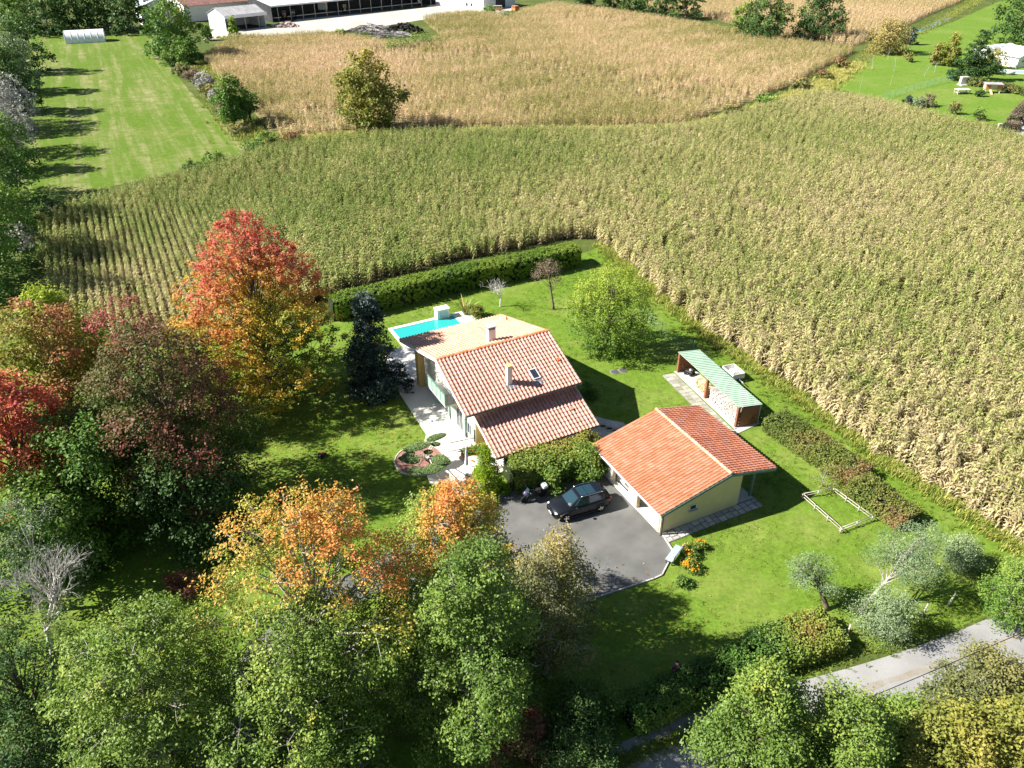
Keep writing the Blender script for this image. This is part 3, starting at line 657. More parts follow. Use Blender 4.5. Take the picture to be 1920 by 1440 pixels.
MB().tube([H(9.4, -6.2, 4.5), H(9.4, -6.2, 4.85)], .07, 8).build('vent_pipe', MATS['tile_ridge'], house)
MB().tube([H(5.1, -1.6, 6.4), H(4.6, -1.6, 7.15), H(4.3, -1.6, 7.17)], .012, 5).build('aerial', MATS['rail_metal'], house)
# balcony on the gable
bal = MB().box(H(.66, -.56, 2.45), (1.16, 3.5, .16)).build('balcony', MATS['concrete'], house)
for k in range(4): MB().box(H(.09, 1.14-.02-3.4*(k+.5)/4, 3.02), (.045, .80, .86)).build('panel', MATS['green_paint'], bal)
for k in range(5): MB().box(H(.09, 1.16-3.42*k/4, 3.06), (.07, .06, 1.06)).build('post', MATS['green_post'], bal)
for v in (1.17, -2.29):
    MB().box(H(.66, v, 3.54), (1.1, .05, .05)).build('handrail', MATS['rail_metal'], bal)
    for k in range(9): MB().box(H(.2+.115*k, v, 3.03), (.025, .025, 1.0)).build('baluster', MATS['rail_metal'], bal)
MB().box(H(.09, -.56, 3.60), (.08, 3.5, .05)).build('handrail', MATS['green_post'], bal)
MB().box(H(1.1, 1.05, 2.2), (.25, .2, .35)).build('bracket', MATS['render_ochre'], bal)
# gable openings
for v, zc, h_, ww in ((.2, 3.55, 1.95, 1.5),):
    win(house, H(1.235, v, zc), (0, 1, 0), ww, h_)
    for s in (-1, 1): shutter_leaf(house, H(1.2, v+s*(ww/2+.42), zc), (0, 1, 0), .8, h_)
for v, zc, h_, ww in ((1.3, 1.1, 2.1, 1.3), (-1.8, 1.1, 2.1, 1.5)):
    win(house, H(1.235, v, zc+.02), (0, 1, 0), ww, h_)
    for s in (-1, 1): shutter_leaf(house, H(1.12, v+s*(ww/2+.36), zc), (.25*s, 1, 0), .7, h_)
win(house, H(1.235, 3.15, 1.2), (0, 1, 0), .8, 1.1); shutter_leaf(house, H(1.14, 3.85, 1.2), (0.1, 1, 0), .55, 1.2); shutter_leaf(house, H(1.14, 2.5, 1.2), (0.1, 1, 0), .45, 1.2)
win(house, H(1.935, 5.6, 1.15), (0, 1, 0), .8, 1.0); shutter_leaf(house, H(1.86, 6.3, 1.15), (0, 1, 0), .5, 1.05); shutter_leaf(house, H(1.86, 4.9, 1.15), (0, 1, 0), .5, 1.05)
for a in (3.4, 7.5): win(house, H(a, 7.83, 1.1), (1, 0, 0), 1.2, .9)
MB().tube([H(1.2, 4.3, 0), H(1.2, 4.3, 3.9), H(1.1, 5.2, 4.0)], .05, 8).build('downpipe', MATS['render_white'], house)

# terrace, path, pool
def HW(a, v): p = house.matrix_basis @ H(a, v, 0); return (p.x, p.y)
house.matrix_basis = Matrix.Translation(house.location) @ Matrix.Rotation(HA, 4, 'Z')
ter = [HW(-1.15, -8.2), HW(-1.5, .7), HW(-2.3, 2.0), HW(-3.1, 2.6), HW(-3.6, 6.4), HW(-2.9, 7.6), HW(-1.6, 9.4), HW(-.1, 9.0), HW(.6, 8.0), HW(2.0, 7.7), HW(2.0, 4.2), HW(8, -4), HW(10.4, -9), HW(10.4, -13), HW(8.9, -13.4), HW(1.1, -13.4), HW(-.2, -12.6)]
mb = MB().prism(ter, 0.0, .075); mb.build('terrace', MATS['terrace'])['kind'] = 'structure'
MB().prism([HW(9.9, 4.5), HW(11.4, 4.2), HW(12.3, 5.6), HW(13.4, 6.8), HW(13.2, 8.2), HW(11.6, 8.6), HW(10.3, 8.5)], 0, .05).build('garden_path', MATS['concrete'])['kind'] = 'structure'
for k in range(7):
    MB().box((*HW(10.9+.55*k*.5, 5.2+.5*k), .065), (.9, .55, .05), rz=HA-.5).build('path_slab', MATS['slab'], bpy.data.objects['garden_path'])
pool = empty('swimming_pool', house.matrix_basis @ H(4.9, -15.4, 0), 'turquoise swimming pool with pale surround behind the house', 'swimming pool', HA)
m = MB(); x0, x1, y0, y1 = -2.6, 4.0, -1.75, 1.8
for c, s in (((.7, y1+.22, .06), (7.1, .44, .16)), ((.7, y0-.22, .06), (7.1, .44, .16)), ((x0-.12, 0, .06), (.30, 3.54, .156))): m.box(c, s)
m.prism([(x1+.003, y0-.44), (x1+1.0, y0-.44), (x1+1.75, y0+.4), (x1+1.75, y1-.2), (x1+1.1, y1+.44), (x1+.003, y1+.44)], -.02, .136)
m.build('coping', MATS['terrace'], pool)
m = MB(); m.box((.7, 0, -.004+.02), (6.6, 3.55, .016)); m.build('pool_floor', MATS['pool_shell'], pool)
wm = bpy.data.materials.new('pool_water'); wm.use_nodes = True; MATS['pool_water'] = wm
b_ = wm.node_tree.nodes['Principled BSDF']; b_.inputs['Base Color'].default_value = (.03, .42, .40, 1); b_.inputs['Roughness'].default_value = .05; b_.inputs['Specular IOR Level'].default_value = .4
t_ = wm.node_tree.nodes.new('ShaderNodeTexNoise'); t_.inputs['Scale'].default_value = 3; bp_ = wm.node_tree.nodes.new('ShaderNodeBump'); bp_.inputs['Strength'].default_value = .12
wm.node_tree.links.new(t_.outputs['Fac'], bp_.inputs['Height']); wm.node_tree.links.new(bp_.outputs['Normal'], b_.inputs['Normal'])
m = MB(); m.box((.7, 0, .075), (6.6, 3.53, .05)); m.build('water', wm, pool)
m = MB()
for s in (-.22, .22): m.tube([(-1.0+s, y0-.3, .1), (-1.0+s, y0-.3, .8), (-1.0+s, y0+.05, .9), (-1.0+s, y0+.15, .1)], .025, 6)
m.build('ladder', MATS['zinc'], pool)
ph = empty('pump_cabinet', gp(829, 596), 'white cabinet with grey louvred front beside the pool', 'cabinet', HA)
MB().box((0, 0, .55), (1.35, .85, 1.1), bev=.03).build('body', MATS['render_white'], ph)
MB().box((.05, -.44, .5), (.9, .02, .8)).build('louvre_panel', MATS['fascia'], ph)
for k in range(7): MB().box((.05, -.455, .2+.1*k), (.84, .02, .03)).build('slat', MATS['zinc'], ph)
MB().box((0, 0, 1.13), (1.45, .95, .06)).build('lid', MATS['render_white'], ph)

# ------------------------------------------------------------------ the garage
GA = R(26.3)
gar = empty('garage', (14.757, 40.043, 0), 'open double garage with orange tiled gable roof and yellow end wall', 'garage', GA)
GL, WLf, WRt, GZ, GZL, GZR = 8.66, 5.59, 4.06, 3.62, 2.16, 2.72
gsl, gsr = (GZ-GZL)/WLf, (GZ-GZR)/WRt
def ztop(a): return (GZ+gsl*a if a < 0 else GZ-gsr*a)-.15
w = MB()
def gwall(a0, a1, b, t=.2, z0=0, mt=None):
    pts = [(a0, z0)]+[(a1, z0)]+[(a1, ztop(a1))]+([(0, ztop(0))] if a0 < 0 < a1 else [])+[(a0, ztop(a0))]
    return MB().extr(pts, (0, b, 0), (1, 0, 0), (0, 0, 1), (0, 1, 0), t)
gwall(-5.1, 1.5, .42).build('wall', MATS['render_yellow'], gar)
gwall(-5.1, 1.5, GL-.5).build('wall', MATS['render_yellow'], gar)
MB().box((1.4, GL/2, 1.55), (.2, GL-1.05, 3.1)).build('wall', MATS['render_yellow'], gar)
gwall(-4.7, 1.3, 3.75, .12).build('partition', MATS['render_white'], gar)
for b0, b1 in ((.63, .75), (3.30, 4.30), (6.40, GL-.52)):
    MB().box((-5.0, (b0+b1)/2, 1.02), (.28, b1-b0, 2.04)).build('pier', MATS['render_white'] if b0 > 3 else MATS['wood_grey'], gar)
MB().box((-5.0, 4.5, 2.10), (.22, 7.6, .16)).build('lintel', MATS['render_white'], gar)
for k in range(26):
    rr_ = random.Random(k); MB().box((-5.15, 7.3+rr_.uniform(0, .85), .12+.075*k), (.05, rr_.uniform(.25, .45), .07)).build('stone', MATS['stone'], gar)
for b in (3.28, 6.38): MB().box((-4.99, b, 1.0), (.24, .03, 1.98)).build('door_jamb', MATS['wood_pale'], gar)
MB().box((-2.2, 4.33, .03), (5.9, 7.4, .08)).build('floor', MATS['terrace'], gar)
MB().box((2.3, 4.3, .03), (1.5, 7.6, .078)).build('floor', MATS['concrete'], gar)
roofg = MB(); slab(roofg, [(-WLf, 0, GZL), (0, 0, GZ), (0, GL, GZ), (-WLf, GL, GZL)], .12); roofg = roofg.build('roof', MATS['green_post'], gar); roofg['label'] = 'broad orange tiled slope above the garage openings'
slg = math.hypot(WLf, GZ-GZL)
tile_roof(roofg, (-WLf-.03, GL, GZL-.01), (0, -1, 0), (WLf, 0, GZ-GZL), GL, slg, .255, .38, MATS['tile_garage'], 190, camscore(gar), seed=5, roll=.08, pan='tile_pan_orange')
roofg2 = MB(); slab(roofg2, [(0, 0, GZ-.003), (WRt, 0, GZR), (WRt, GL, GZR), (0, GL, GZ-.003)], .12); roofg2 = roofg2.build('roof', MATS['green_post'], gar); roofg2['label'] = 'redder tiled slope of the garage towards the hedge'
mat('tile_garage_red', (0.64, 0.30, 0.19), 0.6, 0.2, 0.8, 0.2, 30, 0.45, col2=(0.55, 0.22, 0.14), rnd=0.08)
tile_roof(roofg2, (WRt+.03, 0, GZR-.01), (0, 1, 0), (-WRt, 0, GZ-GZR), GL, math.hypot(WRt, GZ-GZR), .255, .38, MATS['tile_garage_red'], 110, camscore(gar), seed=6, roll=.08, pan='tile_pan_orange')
ridge_tiles(roofg, (0, 0, GZ+.02), (0, GL, GZ+.02), MATS['tile_ridge_pale'], 22)
gutter((-WLf-.1, GL-.02, GZL-.03), (-WLf-.1, .02, GZL-.03), gar, 'fascia'); gutter((WRt+.1, .02, GZR-.03), (WRt+.1, GL-.02, GZR-.03), gar)
for a0, z0_, a1, z1_ in ((-WLf, GZL, 0, GZ), (0, GZ, WRt, GZR)):
    for b, s in ((-.012, -1), (GL+.012, 1)):
        d = Vector((a1-a0, 0, z1_-z0_)); MB().extr([(0, -.19), (.04*s, -.19), (.04*s, .01), (0, .01)], (a0, b, z0_), (0, 1, 0), (0, 0, 1), d.normalized(), d.length).build('verge_board', MATS['green_post'], gar)
for b in (.8, 4.4, 8.0):
    MB().box((2.95, b, 1.38), (.17, .17, 2.7)).build('post', MATS['green_post'], gar)
MB().box((2.95, 4.4, 2.66), (.16, 8.2, .16)).build('beam', MATS['green_post'], gar)
MB().box((1.9, .52, 2.72), (2.4, .14, .2)).build('beam', MATS['green_post'], gar)
MB().tube([(-5.22, .30, 0), (-5.22, .30, 1.95), (-5.6, .2, 2.12)], .05, 8).build('downpipe', MATS['fascia'], gar)
MB().box((-5.12, .33, 1.0), (.1, .1, 1.98)).build('corner_post', MATS['wood_brown'], gar)
for b in (1.0, 3.8, 7.2): MB().box((-5.25, b, 1.93), (.10, .2, .12)).build('lamp', MATS['fascia'], gar)
gw = MB()
for s in (-1, 1): gw.box((-2.6+s*.27, .40, 1.45), (.06, .07, .42))
for s in (-1, 1): gw.box((-2.6, .40, 1.45+s*.19), (.49, .066, .05))
gw = gw.build('window', MATS['fascia'], gar); MB().box((-2.6, .405, 1.45), (.5, .02, .34)).build('pane', MATS['glass_dark'], gw); MB().box((-2.6, .34, 1.21), (.72, .2, .05)).build('sill', MATS['concrete'], gw)
# crazy paving along the end wall
GM = Matrix.Translation(gar.location) @ Matrix.Rotation(GA, 4, 'Z')
def GW(a, b): p = GM @ Vector((a, b, 0)); return (p.x, p.y)
pv = MB().prism([GW(-5.15, .40), GW(-5.15, -.55), GW(3.0, -.45), GW(3.2, .55), GW(1.6, .55), GW(1.6, .40)], 0, .05).build('paved_strip', MATS['mortar']); pv['kind'] = 'structure'
rr_ = random.Random(3); aa = -5.1
while aa < 2.8:
    ww = rr_.uniform(.42, .62); cut = rr_.uniform(-.5, -.0); j = lambda: rr_.uniform(-.04, .04)
    bm_ = rr_.uniform(-.25, .1)
    for lo, hi in ((-.52, bm_-.03), (bm_+.03, .38)):
        q = [GW(aa+.02+abs(j()), lo+abs(j())), GW(aa+ww-.03-abs(j()), lo+abs(j())), GW(aa+ww-.02-abs(j()), hi-abs(j())), GW(aa+ww*.5+j(), hi), GW(aa+.02+abs(j()), hi-abs(j()))]
        MB().prism(q, .05, .068+rr_.uniform(0, .012)).build('stone', MATS['stone'], pv)
    aa += ww
# ------------------------------------------------------------------ foliage
def leaf_object(name, C, D, aut, tint, length, width, material, parent, up=.65, outw=.5, rnd=.6, seed=0, sunb=-.25):
    """C leaf centres, D outward directions -> one mesh of pointed leaves (two faces each)"""
    rr = np.random.default_rng(seed); n = len(C)
    N = nrm(D*outw+np.array([sunb, 0, up])+rr.normal(size=(n, 3))*rnd)
    T = nrm(np.cross(N, rr.normal(size=(n, 3)))); T[:, 2] -= .25; T = nrm(T-N*np.sum(T*N, 1, keepdims=True)); B = np.cross(N, T)
    L = (length*rr.uniform(.5, 1.4, n))[:, None]/2; L = L*1.2; W = (width*1.45*rr.uniform(.75, 1.25, n))[:, None]/2
    V = np.empty((n, 4, 3), np.float32)
    V[:, 0] = C-T*L; V[:, 1] = C+B*W+N*W*.25; V[:, 2] = C+T*L; V[:, 3] = C-B*W+N*W*.25
    me = bpy.data.meshes.new(name); me.vertices.add(4*n); me.vertices.foreach_set('co', V.ravel())
    me.loops.add(4*n); me.loops.foreach_set('vertex_index', np.arange(4*n, dtype=np.int32))
    me.polygons.add(n); me.polygons.foreach_set('loop_start', np.arange(0, 4*n, 4, dtype=np.int32))
    for nm, a in (('aut', aut), ('tint', tint)):
        at = me.attributes.new(nm, 'FLOAT', 'POINT'); at.data.foreach_set('value', np.repeat(np.asarray(a, np.float32), 4))
    me.materials.append(material); me.update(calc_edges=True)
    o = bpy.data.objects.new(name, me); COL.objects.link(o)
    if parent: o.parent = parent
    o['kind'] = 'stuff'
    return o
SHAPES = {'round': lambda t: np.sqrt(np.clip(1-(2*t-1)**2, 0, 1)), 'egg': lambda t: np.clip(np.sin(math.pi*np.clip(t, 0, 1)**.62), 0, 1)**.8,
          'cone': lambda t: (1-t)**.85*.96+.04, 'dome': lambda t: np.clip(1-t**2.4, 0, 1)**.55*np.minimum(1, .72+t*1.6), 'column': lambda t: np.clip(1-t**5, 0, 1)**.6*np.minimum(1, .75+t*1.5)}
def tree(name, label, base, H_, z0, R_, shape='round', leaves=12000, leaf=.2, lw=.5, m='leaf_green', bark='bark', lobes=26, lr=.33, per=34, sig=.30, aut=(0.1, .5, .5, .5), seed=1, trunk=.2,
         cat='tree', group=None, lean=(0, 0), droop=0.0, twigs=60, ell=(1, 1), flat=.7, up=.55, crown='crown', inner=.12, stem='trunk', fill=1.0, openg=0.0, spray=0.0):
    """aut = (low, high, weight of height, weight of patches); lean = shift of the top"""
    rr = np.random.default_rng(seed); base = Vector((base[0], base[1], 0))
    root = empty(name, base, label, cat, 0, group)
    f = SHAPES[shape]
    k = np.arange(lobes); t = (k+.5)/lobes; t = np.clip(t+rr.uniform(-.5, .5, lobes)/lobes*2, .02, .97)
    ang = k*2.39996+rr.uniform(-.5, .5, lobes); rad = f(t)*R_*np.where(rr.random(lobes) < .25, rr.uniform(.1, .5, lobes), rr.uniform(.55, .82, lobes))*fill
    LR = lr*R_*rr.uniform(.7, 1.25, lobes)*(.45+.55*f(t))
    LC = np.column_stack([rad*np.cos(ang)*ell[0], rad*np.sin(ang)*ell[1], z0+t*(H_-z0)])
    LC[:, 2] = np.clip(LC[:, 2], z0+LR*.3, H_-LR*.55)
    LC[:, 0] += lean[0]*((LC[:, 2])/H_)**1.3; LC[:, 1] += lean[1]*((LC[:, 2])/H_)**1.3
    nc = max(8, leaves//per); w = LR**2; w /= w.sum(); idx = rr.choice(lobes, int(nc*1.7), p=w)
    d = rr.normal(size=(len(idx), 3)); d[:, 2] += .25; d = nrm(d)
    cc = LC[idx]+d*LR[idx][:, None]*rr.uniform(.72, 1.06, len(idx))[:, None]*np.array([1, 1, .85])
    dist = np.linalg.norm((cc[:, None, :]-LC[None])/LR[None, :, None], axis=2); cover = (dist < .85).sum(1)
    ok = (cover == 0) | (rr.random(len(idx)) < inner)
    cc, d, idx = cc[ok][:nc], d[ok][:nc], idx[ok][:nc]
    if openg > 0: s_ = snoise(cc, 2.2/R_*3, seed+50) < 1.0-openg; cc, d, idx = cc[s_], d[s_], idx[s_]
    nc = len(cc); cj = rr.random(nc)
    off = rr.normal(size=(nc, per, 3))*sig*np.array([1, 1, flat]); 
    if spray:
        sd_ = nrm(d*np.array([1, 1, .5])+rr.normal(size=(nc, 3))*.45+np.array([0, 0, -.15])); off = off*.55+sd_[:, None, :]*rr.uniform(-.35, .65, (nc, per))[:, :, None]*spray
    if droop: off[:, :, 2] -= droop*np.abs(rr.normal(size=(nc, per)))
    C = (cc[:, None, :]+off).reshape(-1, 3); D = np.repeat(d, per, 0); c0 = LC.mean(0); D = nrm(D*.6+nrm(C-c0)*.6)
    z = np.clip((C[:, 2]-z0)/(H_-z0), 0, 1)
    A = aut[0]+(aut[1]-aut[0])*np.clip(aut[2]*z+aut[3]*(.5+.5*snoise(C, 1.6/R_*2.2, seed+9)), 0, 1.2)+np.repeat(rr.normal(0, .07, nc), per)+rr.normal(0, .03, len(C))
    T = np.clip(.65*np.repeat(cj, per)+.35*rr.random(len(C)), 0, 1)
    C[:, 2] = np.maximum(C[:, 2], .08)
    leaf_object(crown, C, D, np.clip(A, 0, 1), T, leaf, leaf*lw, MATS[m], root, up=up, seed=seed)
    # trunk, limbs to every lobe, twigs to some leaf clusters
    mb = MB(); top = Vector((lean[0], lean[1], 0)); zt = z0+(H_-z0)*.8
    def ax(zz): q = (zz/H_)**1.3; return Vector((lean[0]*q, lean[1]*q, zz))
    hs = [0, .08*zt, .35*zt, .7*zt, zt]; wob = [Vector((rr.normal()*trunk*.25, rr.normal()*trunk*.25, 0)) for _ in hs]; wob[0] = Vector()
    mb.tube([ax(h)+o for h, o in zip(hs, wob)], [trunk*1.35, trunk*1.0, trunk*.8, trunk*.5, trunk*.16], 8)
    for c in LC:
        c = Vector(c); hb = max(z0*.55, min(zt*.92, c.z*.62)); a = ax(hb); q = (c-a); mid = a+q*.5+Vector((rr.normal()*.08*q.length, rr.normal()*.08*q.length, q.length*.08))
        r = trunk*.42*(1-.6*hb/max(zt, .1)); mb.tube([a, mid, c+q.normalized()*.3*q.length*.2], [r, r*.62, r*.22], 5, cap=False)
    for q in rr.choice(nc, min(twigs, nc), replace=False):
        l = Vector(LC[idx[q]]); c = Vector(cc[q]); mb.tube([l, (l+c)/2+Vector((0, 0, .1)), c+(c-l)*.12], [trunk*.10, trunk*.07, trunk*.025], 4, cap=False)
    mb.build(stem, MATS[bark], root)
    return root
def hedge(name, label, pts, wd, ht, leaves, m, leaf=.11, seed=1, cat='hedge', aut=(0, .6, 0, 1), rough=.12, core=True, per=16, sig=.13, closed=False, square=False, topcol=0.0):
    """clipped hedge along a polyline (world xy): dense twiggy core and a skin of leaves"""
    rr = np.random.default_rng(seed); P = np.array(pts); S = P[1:]-P[:-1]; L = np.linalg.norm(S, axis=1); cum = np.r_[0, np.cumsum(L)]
    root = empty(name, (P[0][0], P[0][1], 0), label, cat); o = np.array([P[0][0], P[0][1], 0])
    nc = leaves//per; s = rr.uniform(0, cum[-1], nc); i = np.clip(np.searchsorted(cum, s)-1, 0, len(L)-1); u = S/L[:, None]; nn = np.column_stack([-u[:, 1], u[:, 0]])
    c = P[i]+u[i]*(s-cum[i])[:, None]
    per_ = 2*ht+wd; q = rr.uniform(0, per_, nc)
    lat = np.where(q < ht, -wd/2, np.where(q < ht+wd, q-ht-wd/2, wd/2)); zz = np.where(q < ht, q, np.where(q < ht+wd, ht, q-ht-wd))
    # ends
    e = rr.random(nc) < wd/(cum[-1]+wd)*.9
    end = rr.random(nc) < .5
    lat = np.where(e, rr.uniform(-wd/2, wd/2, nc), lat); zz = np.where(e, rr.uniform(0, ht, nc), zz)
    c = np.where((e & end)[:, None], P[0], np.where((e & ~end)[:, None], P[-1], c)); i = np.where(e & end, 0, np.where(e & ~end, len(L)-1, i))
    # shoulder rounding + lumps
    bump = rough*snoise(np.column_stack([c, zz]), 1.1, seed+3)
    edge = np.clip((zz-ht*.75)/(ht*.25), 0, 1); lat = lat*(1-(.02 if square else .16)*edge**2)+np.sign(lat)*bump*.6; zz = zz*(1-(.01 if square else .10)*(np.abs(lat)/(wd/2))**4*edge)+np.where(zz > ht*.9, bump, 0)
    cc = np.column_stack([c+nn[i]*lat[:, None], zz]); D = np.column_stack([nn[i]*np.sign(lat)[:, None]*(1-edge)[:, None], (-.15 if square else .3)+edge*1.2])
    C = (cc[:, None, :]+rr.normal(size=(nc, per, 3))*sig).reshape(-1, 3)-o; C[:, 2] = np.maximum(C[:, 2], .05)
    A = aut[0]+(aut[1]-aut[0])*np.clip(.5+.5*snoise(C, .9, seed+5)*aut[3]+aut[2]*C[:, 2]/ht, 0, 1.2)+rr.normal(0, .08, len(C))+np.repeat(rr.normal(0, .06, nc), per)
    T = np.clip(.5*np.repeat(rr.random(nc), per)+.5*rr.random(len(C)), 0, 1)
    leaf_object('foliage', C, nrm(np.repeat(D, per, 0)), np.clip(A, 0, 1), T, leaf, leaf*.55, MATS[m], root, up=.0 if square else .05, outw=1.0, rnd=.28 if square else .6, sunb=0 if square else -.25, seed=seed)
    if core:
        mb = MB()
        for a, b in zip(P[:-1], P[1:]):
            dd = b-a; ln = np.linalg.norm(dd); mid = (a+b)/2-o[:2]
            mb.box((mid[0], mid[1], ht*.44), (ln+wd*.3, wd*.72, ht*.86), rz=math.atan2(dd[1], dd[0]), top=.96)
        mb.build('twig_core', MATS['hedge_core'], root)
    return root
G_ = lambda a, b: tuple(x for x in a)
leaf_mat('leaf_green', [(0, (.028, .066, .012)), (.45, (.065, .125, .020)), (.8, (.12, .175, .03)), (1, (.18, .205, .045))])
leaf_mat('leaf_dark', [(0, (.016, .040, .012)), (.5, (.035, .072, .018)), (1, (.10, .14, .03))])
leaf_mat('leaf_oak', [(0, (.045, .088, .015)), (.40, (.105, .155, .027)), (.58, (.19, .215, .034)), (.72, (.33, .20, .04)), (.86, (.37, .15, .04)), (1, (.33, .085, .045))], rough=.5, spec=.32)
leaf_mat('leaf_maple', [(0, (.05, .085, .014)), (.22, (.12, .150, .020)), (.42, (.28, .205, .025)), (.60, (.32, .145, .035)), (.8, (.33, .105, .055)), (1, (.31, .075, .058))])
leaf_mat('leaf_purple', [(0, (.022, .050, .010)), (.40, (.055, .082, .016)), (.6, (.100, .048, .026)), (.85, (.16, .050, .038)), (1, (.24, .055, .055))])
leaf_mat('leaf_mix', [(0, (.025, .055, .010)), (.35, (.085, .12, .018)), (.55, (.15, .155, .025)), (.75, (.22, .11, .045)), (1, (.26, .085, .05))])
leaf_mat('leaf_lime', [(0, (.06, .11, .012)), (.5, (.14, .20, .02)), (1, (.21, .25, .025))])
leaf_mat('leaf_ginkgo', [(0, (.050, .100, .014)), (.4, (.115, .170, .020)), (.75, (.195, .230, .028)), (1, (.27, .26, .035))])
leaf_mat('leaf_birch', [(0, (.055, .072, .022)), (.5, (.115, .12, .042)), (.8, (.19, .16, .055)), (1, (.24, .17, .065))])
leaf_mat('leaf_silver', [(0, (.060, .095, .045)), (.5, (.11, .155, .075)), (1, (.18, .225, .11))])
leaf_mat('leaf_grey', [(0, (.11, .12, .10)), (.5, (.21, .21, .19)), (1, (.30, .28, .26))])
leaf_mat('leaf_spruce', [(0, (.010, .020, .015)), (.5, (.022, .038, .030)), (1, (.055, .072, .066))], trans=.08)
leaf_mat('leaf_hedge', [(0, (.030, .065, .010)), (.5, (.075, .13, .016)), (1, (.13, .175, .022))])
leaf_mat('leaf_rusty', [(0, (.06, .085, .018)), (.35, (.105, .125, .025)), (.6, (.15, .095, .042)), (1, (.19, .085, .055))])
leaf_mat('leaf_laurel', [(0, (.035, .075, .014)), (.5, (.085, .135, .022)), (.8, (.15, .165, .028)), (1, (.19, .115, .045))], rough=.45, spec=.3)
leaf_mat('leaf_thuja', [(0, (.05, .10, .006)), (.5, (.125, .185, .008)), (1, (.20, .245, .012))])
leaf_mat('leaf_yellow', [(0, (.065, .09, .018)), (.5, (.14, .145, .028)), (1, (.25, .20, .045))])
leaf_mat('leaf_willow', [(0, (.10, .10, .03)), (.5, (.19, .16, .05)), (1, (.26, .20, .08))])
leaf_mat('leaf_brown', [(0, (.08, .065, .04)), (.5, (.14, .105, .072)), (1, (.20, .14, .10))])
leaf_mat('flower', [(0, (.04, .09, .015)), (.62, (.09, .14, .025)), (.70, (.40, .17, .01)), (1, (.42, .24, .015))])

def at(p, z=0): g = gp(p[0], p[1], z); return (g.x, g.y)
# --- the garden's trees
tree('autumn_maple', 'tall maple turning red at the top and yellow below, behind the lawn', at((512, 738)), 15.7, .3, 7.5, 'egg', 96000, .155, .62, 'leaf_maple', 'bark', 90, .27, 36, .30, (-.05, .88, .46, .66), 11, .28, twigs=160, inner=.22, spray=.35)
tree('blue_spruce', 'dark blue grey spruce beside the pool terrace', at((703, 742)), 9.6, .3, 2.75, 'cone', 34000, .20, .38, 'leaf_spruce', 'bark', 54, .36, 24, .20, (0, 1, .35, .55), 12, .16, twigs=10, cat='conifer', flat=.35)
tree('ginkgo_tree', 'bushy yellow green tree with drooping sprays on the back lawn', at((1138, 655)), 8.3, .4, 3.9, 'round', 34000, .14, .5, 'leaf_ginkgo', 'bark', 46, .29, 30, .18, (-.15, .82, .7, .40), 13, .17, droop=.42, spray=1.0, twigs=60, inner=.08)
tree('small_pine', 'slim tree with a bare curved trunk and thin brownish crown', at((1038, 580)), 5.7, 3.2, 2.0, 'dome', 1500, .14, .3, 'leaf_brown', 'bark', 16, .34, 20, .20, (0, 1, .3, .6), 14, .11, lean=(-1.0, 0), twigs=120, openg=.35)
# --- the belt of trees on the left
tree('scarlet_maple', 'scarlet red maple among the green trees of the belt', at((10, 800), 8.5), 12.2, 3.0, 4.1, 'dome', 24000, .19, .62, 'leaf_maple', 'bark', 34, .32, 34, .28, (.55, 1.05, .5, .5), 21, .22)
tree('rusty_maple', 'broad maple flushed rusty orange and yellow green beside the maize rows', at((95, 665), 8.0), 12.0, 1.0, 5.6, 'dome', 30000, .2, .6, 'leaf_mix', 'bark', 42, .29, 34, .30, (.0, .92, .55, .6), 22, .24)
tree('lime_green_tree', 'bright lime green tree top behind the rusty maple', at((95, 585), 8.0), 10.0, 2.0, 3.2, 'dome', 14000, .2, .65, 'leaf_lime', 'bark', 24, .32, 34, .28, (.2, 1.0, .5, .5), 23, .18)
tree('purple_maple', 'large dark purple and maroon maple shading the lawn', at((318, 800), 6.5), 13.9, .8, 6.0, 'egg', 52000, .16, .6, 'leaf_purple', 'bark', 60, .28, 34, .30, (-.08, .85, .5, .62), 24, .28, twigs=120)
tree('crimson_tree', 'slender purple crimson tree top against the maize rows', at((262, 670), 7.5), 12.5, 3.0, 2.9, 'round', 8000, .16, .5, 'leaf_purple', 'bark', 22, .34, 26, .26, (.55, 1.05, .5, .5), 25, .15, openg=.25)
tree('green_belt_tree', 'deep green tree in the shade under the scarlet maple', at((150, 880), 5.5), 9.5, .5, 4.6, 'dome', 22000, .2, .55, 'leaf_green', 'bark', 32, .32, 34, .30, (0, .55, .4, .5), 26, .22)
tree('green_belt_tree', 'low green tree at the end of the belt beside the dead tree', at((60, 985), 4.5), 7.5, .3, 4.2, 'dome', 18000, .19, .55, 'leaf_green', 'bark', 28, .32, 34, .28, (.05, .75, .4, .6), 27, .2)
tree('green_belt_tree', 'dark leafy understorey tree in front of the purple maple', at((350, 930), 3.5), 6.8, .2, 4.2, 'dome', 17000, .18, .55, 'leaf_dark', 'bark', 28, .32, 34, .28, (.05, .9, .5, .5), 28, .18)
tree('dark_fir', 'dark green fir filling the corner below the dead tree', at((40, 1290), 5.5), 9.5, .2, 3.6, 'dome', 24000, .16, .35, 'leaf_dark', 'bark', 40, .30, 30, .24, (.1, .95, .4, .6), 29, .2, cat='conifer')
tree('dark_fir', 'dark fir low at the edge of the near oaks', at((60, 1420), 4.0), 6.5, .2, 3.2, 'dome', 12000, .16, .35, 'leaf_dark', 'bark', 26, .32, 30, .24, (.1, .7, .4, .6), 129, .18, cat='conifer')
tree('pine_tree', 'thin grey green pine behind the dead tree', at((60, 1030), 5.0), 8.2, 2.0, 3.2, 'dome', 5200, .15, .3, 'leaf_silver', 'bark_dead', 22, .30, 24, .22, (0, .5, .4, .5), 30, .14, openg=.4, twigs=150)
